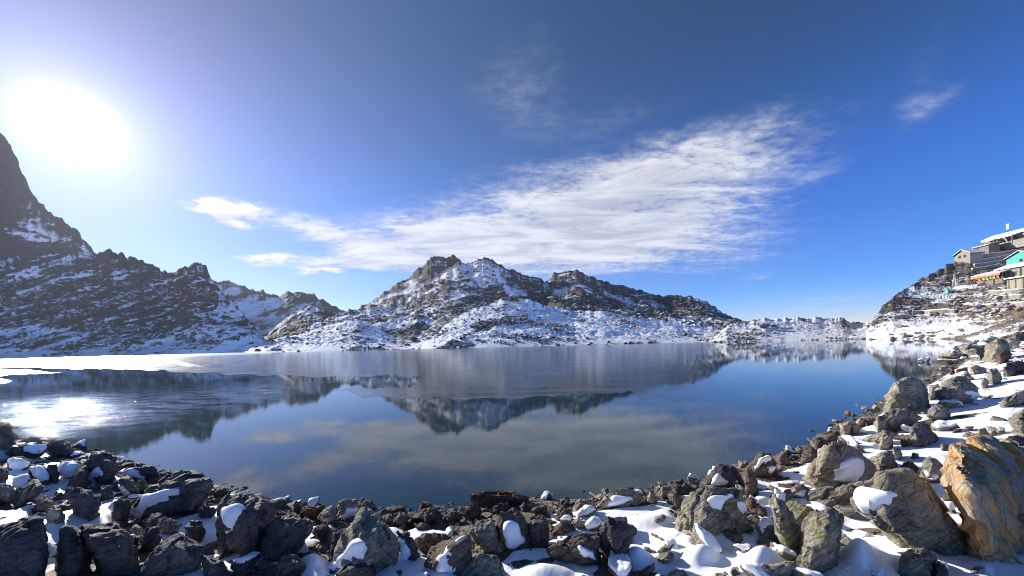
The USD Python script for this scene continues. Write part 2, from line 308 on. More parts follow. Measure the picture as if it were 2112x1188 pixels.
mountain('mountain', 'smooth snowy shoulder with boulder fields below the central mountain', MT_GREY,
    [(846, 722, 175), (872, 708, 190), (900, 688, 205), (930, 660, 220), (962, 642, 230), (1002, 626, 240), (1042, 614, 245), (1082, 617, 245), (1132, 631, 240), (1182, 641, 235), (1240, 642, 230), (1302, 652, 225), (1382, 664, 220), (1450, 673, 215), (1530, 681, 210), (1620, 694, 205)],
    [(846, 155), (1000, 152), (1300, 158), (1620, 172)], step=1.35, rows=150, amp=2.6, wave=17, seed=71, snow=0.30, back=60, convex=0.85, snowfn=shoulder_snow, rough=0.5, cell=2.5)
mountain('mountain', 'white snow apron sloping to the lake left of the central mountain', MT_GREY,
    [(505, 722, 180), (530, 715, 190), (562, 702, 200), (612, 689, 210), (662, 676, 218), (702, 662, 222), (738, 657, 222), (778, 676, 218), (818, 700, 210), (856, 718, 190)],
    [(505, 160), (856, 158)], step=1.4, rows=110, amp=2.2, wave=16, seed=81, snow=0.50, back=50, convex=0.85, rough=0.5, cell=2.5)
mountain('mountain', 'low snowy spit of boulders at the far right end of the lake', MT_HILL,
    [(1440, 706, 165), (1472, 694, 170), (1500, 672, 175), (1540, 664, 178), (1580, 656, 180), (1622, 657, 180), (1662, 655, 180), (1702, 657, 180), (1738, 655, 180), (1756, 664, 178), (1800, 668, 172), (1850, 690, 165)],
    [(1440, 145), (1850, 135)], step=1.5, rows=90, amp=1.3, wave=9, seed=91, snow=0.52, back=60, rough=0.7, cell=1.5)
HILL = [(1786, 684, 128), (1806, 655, 132), (1822, 632, 136), (1842, 612, 140), (1872, 592, 146), (1902, 577, 150), (1942, 554, 156), (1966, 540, 160), (2002, 522, 163), (2032, 510, 165), (2112, 492, 166), (2200, 478, 166), (2400, 470, 160), (2700, 520, 150)]
mountain('hillside', 'terraced rocky hillside carrying the settlement at the right', MT_HILL, HILL,
    [(1786, 122), (1900, 108), (2030, 90), (2112, 74), (2250, 58), (2400, 48), (2700, 40)], step=1.5, rows=190, amp=2.4, wave=9, seed=101, snow=0.17, back=90, convex=0.9, rough=0.6, cell=1.6)
# ------------------------------------------------------------------ lake
def mat_water():
    g = Graph(); p = g.node('geometry', 'position')
    xyz = g.node('separate_xyz', 'x', vector=p).split('.')[0]
    r1 = g.noise(g.map(p, (1, 1.0, 1)), 2.6, 3, 0.5); r2 = g.noise(p, 9.0, 3, 0.6)
    # a breeze ruffles the corner at the left shore
    ruff = g.m('multiply', g.mr(f'{xyz}.x', -9.5, -14.5), g.mr(f'{xyz}.y', 24.0, 12.0))
    ruff = g.m('multiply', ruff, g.mr(g.noise(g.map(p, (0.5, 1.4, 1)), 1.3, 5, 0.65), 0.38, 0.60))
    ruff = g.m('multiply', ruff, g.mr(g.noise(g.map(p, (0.7, 1.6, 1)), 5.0, 3, 0.6), 0.34, 0.58))
    h = g.m('add', g.m('multiply', g.noise(p, 24.0, 3, 0.6), 0.3), g.m('multiply_add', r2, 0.6, r1))
    nb = g.node('bump', 'normal', height=h, strength=g.m('multiply_add', ruff, 0.90, 0.014), distance=0.04)
    fr = g.node('fresnel', 'fac', IOR=1.333)
    gl = g.node('glossy_bsdf', 'BSDF', color=(0.93, 0.96, 1.0), roughness=g.m('multiply_add', ruff, 0.014, 0.004), normal=nb)
    tr = g.node('transparent_bsdf', 'BSDF', color=(0.72, 0.79, 0.76))
    df = g.node('diffuse_bsdf', 'BSDF', color=(0.050, 0.105, 0.120))
    body = g.node('mix_closure', 'closure', fac=0.26, closure1=tr, closure2=df)
    return g.build('/World/Looks/lake_water', surface=g.node('mix_closure', 'closure', fac=fr, closure1=body, closure2=gl))
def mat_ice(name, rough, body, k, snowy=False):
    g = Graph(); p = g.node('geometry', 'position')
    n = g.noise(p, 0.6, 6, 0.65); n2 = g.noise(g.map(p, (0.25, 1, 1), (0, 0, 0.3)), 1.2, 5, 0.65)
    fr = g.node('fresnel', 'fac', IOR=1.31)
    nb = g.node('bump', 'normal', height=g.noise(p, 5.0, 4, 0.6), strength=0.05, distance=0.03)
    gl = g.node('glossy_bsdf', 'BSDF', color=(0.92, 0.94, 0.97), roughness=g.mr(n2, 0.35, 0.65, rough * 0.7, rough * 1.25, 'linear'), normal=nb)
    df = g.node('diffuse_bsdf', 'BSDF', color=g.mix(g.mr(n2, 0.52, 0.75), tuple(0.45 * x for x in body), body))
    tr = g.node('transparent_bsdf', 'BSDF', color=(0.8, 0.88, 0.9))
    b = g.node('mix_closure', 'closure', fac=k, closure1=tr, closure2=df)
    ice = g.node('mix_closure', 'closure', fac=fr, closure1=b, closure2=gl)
    if snowy:      # sun glare painted onto the snowy ice as white streaks
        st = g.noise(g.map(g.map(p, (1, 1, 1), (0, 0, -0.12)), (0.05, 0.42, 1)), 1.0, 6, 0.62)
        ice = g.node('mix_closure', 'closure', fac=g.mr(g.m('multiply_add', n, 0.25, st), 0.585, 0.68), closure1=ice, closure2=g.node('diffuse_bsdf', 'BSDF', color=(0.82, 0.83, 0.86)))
    else:          # thinning out to open water on the right
        xyz = g.node('separate_xyz', 'x', vector=p).split('.')[0]
        off = g.mr(g.m('add', g.m('multiply_add', f'{xyz}.y', -0.62, f'{xyz}.x'), g.m('multiply_add', n2, 6.0, -3.0)), -7.0, 1.0)
        ice = g.node('mix_closure', 'closure', fac=off, closure1=ice, closure2=g.node('transparent_bsdf', 'BSDF', color=(1.0, 1.0, 1.0)))
    return g.build(f'/World/Looks/{name}', surface=ice)
def mat_bed():
    g = Graph(); p = g.node('geometry', 'position')
    pw = g.node('vector_math', 'vector', math_type='multiply_add', vector1=g.noise(p, 3.0, 4, 0.6, 'color'), vector2=(0.35, 0.35, 0.35), vector3=p)
    v = g.node('voronoi_texture', 'color', vector=pw, scale=2.6); e = g.node('voronoi_texture', 'distance', vector=pw, scale=2.6, feature='distance_to_edge')
    n = g.noise(p, 6.0, 6, 0.65)
    col = g.mix(g.noise(p, 1.1, 4), (0.07, 0.058, 0.044), (0.26, 0.21, 0.15))
    col = g.mix(g.mr(g.node('separate_xyz', 'z', vector=p), -0.45, -1.5), col, (0.022, 0.036, 0.038))  # light lost in deep water, painted into the bed as a dark teal
    vr, vg_ = g.node('separate_color', 'r', color=v), None
    col = g.mix(g.mr(vr, 0.0, 1.0, 0.55, 0.0, 'linear'), col, (0.035, 0.03, 0.025))
    col = g.mix(g.mr(e, 0.0, 0.10, 0.35, 0.0), col, (0.02, 0.018, 0.015))
    nb = g.node('bump', 'normal', height=g.m('multiply_add', n, 0.4, g.mr(e, 0, 0.2)), strength=0.8, distance=0.08)
    return g.build('/World/Looks/gravel', surface=g.node('principled_bsdf', 'BSDF', base_color=col, roughness=0.8, normal=nb))
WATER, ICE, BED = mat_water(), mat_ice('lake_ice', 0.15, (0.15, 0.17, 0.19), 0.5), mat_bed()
GLARE_ICE = mat_ice('glare_ice', 0.2, (0.3, 0.32, 0.34), 0.7, True)
sheet = lambda x0, x1, y0, y1, z: (np.array([[x0, y0, z], [x1, y0, z], [x1, y1, z], [x0, y1, z]], float), np.array([[0, 1, 2], [0, 2, 3]]))
tag(obj('lake', sheet(-420, 420, 1.2, 300, 0.0), WATER, smooth=False), 'calm clear lake reflecting the mountains and the sky', kind='structure')
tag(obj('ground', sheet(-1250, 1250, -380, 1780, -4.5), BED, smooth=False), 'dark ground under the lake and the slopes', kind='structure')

def flat_poly(name, label, mat, pix, z, jag=0.02, seed=0, close=True):
    """A sheet lying on the lake inside an outline given on its surface, the edge broken by noise."""
    from shapely.geometry import Polygon
    pts = []
    pix = np.array(pix, float)
    for i in range(len(pix)):
        a, b = pix[i], pix[(i + 1) % len(pix)]
        k = max(2, int(np.hypot(*(b - a)) / 5))
        for j in range(k):
            pts.append(a + (b - a) * j / k)
    pts = np.array(pts)
    nz = meshkit.fbm(np.stack([pts[:, 0] / 26, pts[:, 1] / 9, 0 * pts[:, 0] + seed], -1), 4, seed) - 0.5
    pts[:, 1] += nz * np.maximum(2.0, (pts[:, 1] - horizon(pts[:, 0])) * 0.22)
    X, Z = ray(pts[:, 0], np.maximum(pts[:, 1], horizon(pts[:, 0]) + 5.0))
    D = (EYE - z) / -Z
    pg = Polygon(np.stack([X * D, D], -1)).buffer(0)
    pg = max(pg.geoms, key=lambda q: q.area) if hasattr(pg, 'geoms') else pg
    v2, f2 = trimesh.creation.triangulate_polygon(pg, engine='earcut')
    m = (np.c_[v2, np.full(len(v2), z)], f2)
    n = np.cross(m[0][f2[0][1]] - m[0][f2[0][0]], m[0][f2[0][2]] - m[0][f2[0][0]])
    if n[2] < 0: m = (m[0], f2[:, ::-1])
    return tag(obj(name, m, mat, smooth=False), label, kind='structure')
flat_poly('lake_ice', 'thin grey ice covering the far half of the lake', ICE,
    [(-900, 700), (-900, 748), (0, 757), (300, 764), (520, 774), (660, 778), (700, 776), (870, 777), (850, 796), (700, 800), (760, 818), (900, 824), (1060, 824), (1200, 816), (1290, 812), (1400, 826), (1560, 840), (1700, 838), (1800, 806), (1900, 765), (2000, 730), (2300, 700)], 0.006, seed=3)
flat_poly('snow_ice', 'white snowy ice with painted sun glare along the far left shore', GLARE_ICE,
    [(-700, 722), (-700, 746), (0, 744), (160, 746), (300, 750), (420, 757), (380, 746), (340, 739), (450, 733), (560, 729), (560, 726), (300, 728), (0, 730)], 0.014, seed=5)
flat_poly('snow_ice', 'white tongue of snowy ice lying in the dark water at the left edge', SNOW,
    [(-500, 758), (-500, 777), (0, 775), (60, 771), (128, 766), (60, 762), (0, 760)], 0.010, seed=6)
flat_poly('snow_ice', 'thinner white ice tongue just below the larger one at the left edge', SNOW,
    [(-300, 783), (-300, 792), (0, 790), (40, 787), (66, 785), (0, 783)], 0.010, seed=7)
# ------------------------------------------------------------------ the near shore: ground, boulders, snow
from shapely.geometry import Polygon, Point
import shapely
SHORE_PIX = [(0, 905), (120, 915), (240, 952), (430, 1002), (560, 1032), (760, 1062), (900, 1057), (1000, 1042), (1200, 1032), (1330, 1012), (1460, 988), (1560, 960), (1640, 932), (1720, 884), (1810, 834), (1900, 790), (1960, 757), (2005, 730)]
sp = np.array(SHORE_PIX, float); Xs, Zs = ray(sp[:, 0], sp[:, 1]); Ds = EYE / -Zs
shore = np.vstack([[-80, 30], [-30, 14.5], np.stack([Xs * Ds, Ds], -1), [83, 60], [128, 92], [185, 128]])
land = Polygon(np.vstack([shore, [400, 120], [400, -200], [-400, -200], [-400, 60]]))
shore_line = shapely.LineString(shore)
def inland(X, Y):
    p = shapely.points(np.ravel(X), np.ravel(Y))
    return (shapely.distance(p, shore_line) * np.where(shapely.contains(land, p), 1, -1)).reshape(np.shape(X))
def ground_z(X, Y, s=None):
    X, Y = np.asarray(X, float), np.asarray(Y, float)
    s = inland(X, Y) if s is None else s
    k = 0.13 + 0.17 * smooth01((X - 4) / 14) + 0.05 * smooth01((-X - 4) / 8) - 0.07 * smooth01((Y - 16) / 20)
    up = np.where(s < 7, s, 7 + (s - 7) * 0.5)
    return np.where(s > 0, up * k, np.where(s > -6, s * 0.20, -1.2 + (s + 6) * 0.28).clip(-4.4))
def axis_grid(a, b, fine, lo, hi, grow):
    v, st = [lo], fine
    while v[-1] < hi: v.append(v[-1] + fine)
    while v[-1] < b: st *= grow; v.append(v[-1] + st)
    w, st = [lo], fine
    while w[-1] > a: st *= grow; w.append(w[-1] - st)
    return np.array(w[:0:-1] + v)
gx, gy = axis_grid(-120, 180, 0.14, -9, 9, 1.05), axis_grid(-25, 130, 0.14, 1.5, 11, 1.05)
GX, GY = np.meshgrid(gx, gy)
GZ = ground_z(GX, GY) + (fbm(np.stack([GX / 0.9, GY / 0.9, 0 * GX], -1), 4, 5) - 0.5) * 0.16
gv = np.stack([GX, GY, GZ], -1).reshape(-1, 3); gf = grid_faces(*GX.shape)
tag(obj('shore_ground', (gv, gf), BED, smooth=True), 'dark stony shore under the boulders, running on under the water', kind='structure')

def hit_ground(px, py):
    X, Z = ray(px, py)
    d = np.concatenate([np.arange(1.0, 20, 0.02), np.arange(20, 140, 0.2)])
    gap = (EYE + Z * d) - ground_z(X * d, d) - 0.05
    i = np.argmax(gap < 0) if (gap < 0).any() else len(d) - 1
    return d[i]
ICO = {k: trimesh.creation.icosphere(subdivisions=k) for k in (2, 3, 4, 5)}
def polytope_radius(dirs, pts, p):
    h = ConvexHull(pts); eq = h.equations
    n, dd = eq[:, :3], -eq[:, 3]
    r = np.maximum(dirs @ n.T, 0) / np.maximum(dd, 1e-6)
    return (r ** p).sum(1) ** (-1.0 / p)
def stone_mesh(pts, level, seed, rough=1.0, p=26, size=None, bedding=None):
    """Dense stone in the shape of a polytope: returns displaced points, the smooth ones, faces, normals."""
    rng = np.random.default_rng(seed)
    pts = np.asarray(pts, float); c = pts.mean(0); q = pts - c
    ev, A = np.linalg.eigh(np.cov(q.T))
    if np.linalg.det(A) < 0: A[:, 0] *= -1
    sc = np.sqrt(np.maximum(ev, 1e-8)) ; sc = np.maximum(sc, sc.max() * 0.25)
    M = A * sc
    w = q @ np.linalg.inv(M).T
    hc = w[ConvexHull(w).vertices].mean(0); w = w - hc
    d = ICO[level].vertices; f = ICO[level].faces
    base = (d * polytope_radius(d, w, p)[:, None] + hc) @ M.T + c
    soft = (d * polytope_radius(d, w, 7)[:, None] + hc) @ M.T + c
    size = size or sc.max() * 2
    n = vnormals(base, f)
    Rm = trimesh.transformations.random_rotation_matrix(rng.random(3))[:3, :3]
    if bedding is not None:
        z_ = unit(bedding); x_ = unit(np.cross([0, 1, 0.2], z_)); Rm = np.array([x_, np.cross(z_, x_), z_])
    u = base @ Rm.T / size
    lay = fbm(u * [2.2, 2.2, 9.0] + seed * 3.1, 4, seed % 97) - 0.5
    big = fbm(u * 2.6 + seed * 1.7, 4, seed % 89) - 0.5
    chip = ridged(u * 5.0 + seed, 3, seed % 83) - 0.6
    cc = u * [2.6, 2.6, 5.5] + seed * 0.37; cc = cc + (fbm(u * 4.0 + seed, 2, seed % 79) - 0.5)[:, None] * 0.9
    blk = meshkit.noise(np.floor(cc), seed % 71) - 0.5
    v = base + n * ((0.085 * blk + 0.085 * lay + 0.10 * big - 0.06 * chip) * size * rough)[:, None]
    return v, soft, f, n
SMOOTHERS = {}
def smoother(n, f):
    if n not in SMOOTHERS:
        from scipy.sparse import coo_matrix, diags
        e = np.vstack([f[:, [0, 1]], f[:, [1, 2]], f[:, [2, 0]]]); e = np.vstack([e, e[:, ::-1]])
        M = coo_matrix((np.ones(len(e)), (e[:, 0], e[:, 1])), (n, n)).tocsr(); M.data[:] = 1
        M = M + diags(np.full(n, 2.0)); SMOOTHERS[n] = diags(1 / np.asarray(M.sum(1)).ravel()) @ M
    return SMOOTHERS[n]
def cap_mesh(v, soft, f, t, T):
    """Snow lying on a stone: thickness t (0 to 1) over the points, tucked into the stone at its edge."""
    ns = vnormals(soft, f); ns = vnormals(0.5 * soft + 0.5 * v, f)
    up = ns * 0.75 + np.array([0, 0, 0.45]); up /= np.linalg.norm(up, axis=1, keepdims=True)
    q = 0.25 * soft + 0.75 * v
    A = smoother(len(v), f)
    for _ in range(26 if len(v) > 5000 else 4 if len(v) > 1000 else 1): q = A @ q
    gap = np.maximum(((v - q) * ns).sum(1), 0); gap = A @ (A @ gap)
    p = q + up * ((t * 1.6 - 0.35) * T + 0.75 * gap * smooth01(t * 1.4))[:, None]
    for _ in range(4):
        pen = np.maximum(((v - p) * ns).sum(1) + 0.006, 0) * smooth01((t - 0.35) / 0.4); p = p + ns * (A @ np.maximum(pen, A @ pen))[:, None]
    for _ in range(5 if len(v) > 5000 else 2 if len(v) > 1000 else 0): p = A @ p
    keep = (t[f] > 0.02).any(1)
    f2 = f[keep]; ids, inv = np.unique(f2, return_inverse=True)
    return p[ids], inv.reshape(-1, 3)

TILE = {'A': (0, 840, 3.4065), 'B': (560, 840, 3.4065), 'C': (1100, 840, 3.4065), 'D': (1492, 840, 3.4065), 'E': (1692, 560, 3.495)}
def parse(tile, s):
    x0, y0, k = TILE[tile]; a = np.array([[float(z) for z in q.split(',')] for q in s.split()])
    return a / k + [x0, y0]
STONES = []     # every stone's points, for the snow cover
NAMED = []
PLAN = []
MOUNDS = []      # shapes under the snow that lift it into domes and horns       # (X, D, radius) of the traced stones
def sd_poly(poly, p):
    g = Polygon(poly).buffer(0); q = shapely.points(p[:, 0], p[:, 1])
    return shapely.distance(q, g.boundary) * np.where(shapely.contains(g, q), 1, -1)

def traced(row, k):
    tile, kind, label, out, *snow = row
    rng = np.random.default_rng(1000 + k)
    o = parse(tile, out)
    w_px, h_px = np.ptp(o[:, 0]), np.ptp(o[:, 1]); cx = 0.5 * (o[:, 0].min() + o[:, 0].max())
    low = o[o[:, 1] > o[:, 1].max() - 0.25 * h_px]; bx, by = low[:, 0].mean(), o[:, 1].max() - 0.06 * h_px
    D0 = hit_ground(bx, by)
    wm = w_px * D0 / F; hm = h_px * D0 / F; th = min(0.5 * (wm + hm), 1.15 * min(wm, hm))
    Dc = D0 + 0.34 * th
    c = o.mean(0)
    pts = [pt(x, y, Dc + rng.uniform(-.2, .2) * th) for x, y in o]
    dn = 0.10 * h_px
    def face(m, k, off, d0, d1):        # a broad cleaved face of three or four corners
        i = (np.arange(m) * len(o) / m + rng.uniform(0, len(o) / m)).astype(int) % len(o)
        q = c + (o[i] - c) * k + off
        return [pt(x, y, Dc + rng.uniform(d0, d1) * th) for x, y in q]
    pts += face(int(rng.integers(3, 5)), rng.uniform(.5, .7), [rng.uniform(-.08, .08) * w_px, 0.09 * h_px], -.50, -.28)
    pts += face(3, 0.7, [0, 0.05 * h_px], .34, .55)
    pts += [pt(x, y + dn, Dc + rng.uniform(-.25, .3) * th) - [0, 0, 0.12 * hm] for x, y in low]
    pts = np.array(pts)
    level = 5 if max(w_px, h_px) > 120 else 4 if max(w_px, h_px) > 38 else 3
    mound = kind == 'snow'
    v, soft, f, n = stone_mesh(pts, level, 1000 + k * 7, 0.30 if mound else 1.0, 3.2 if mound else 48, size=0.5 * (wm + hm), bedding=(0.80, -0.30, 0.42) if kind == 'orange' or 'schist' in label else None)
    if not mound: NAMED.append((v[:, 0].mean(), v[:, 1].mean(), label))
    STONES.append(v); PLAN.append((v[:, 0].mean(), v[:, 1].mean(), 0.42 * wm))
    if mound:
        STONES.pop(); MOUNDS.append(v); return
    base = np.array([v[:, 0].mean(), v[:, 1].mean(), v[:, 2].min()])
    t = None
    if snow:
        pp = proj(v); nz = fbm(v / (0.16 * (wm + hm)), 5, k) - 0.5
        ns = vnormals(soft, f); vis = ((np.array([0, 0, EYE]) - v) * ns).sum(1) > -0.02
        t = np.zeros(len(v))
        for s in snow:
            q = parse(tile, s); sd = sd_poly(q, pp)
            ed = max(6.0, 0.22 * min(np.ptp(q[:, 0]), np.ptp(q[:, 1])))
            t = np.maximum(t, smooth01((sd + 1.5 + nz * ed * 1.9) / ed))
        t = t * vis
        t = np.where(t > 0.02, t, 0)
    if t is None or t.max() < 0.2:
        return tag(obj('boulder' if w_px > 45 else 'stone', (v, f), ROCK[kind], smooth=42), label, 'boulder' if w_px > 45 else 'stone', None)
    r = thing('boulder' if w_px > 45 else 'stone', label, 'boulder' if w_px > 45 else 'stone', None, base)
    obj('rock', (v - base, f), ROCK[kind], r, smooth=42)
    cv, cf = cap_mesh(v, soft, f, t, min(0.075, 0.085 * min(wm, hm) + 0.008))
    obj('snow_patch', (cv - base, cf), SNOW, r, smooth=True)
    STONES.append(cv)
    return r

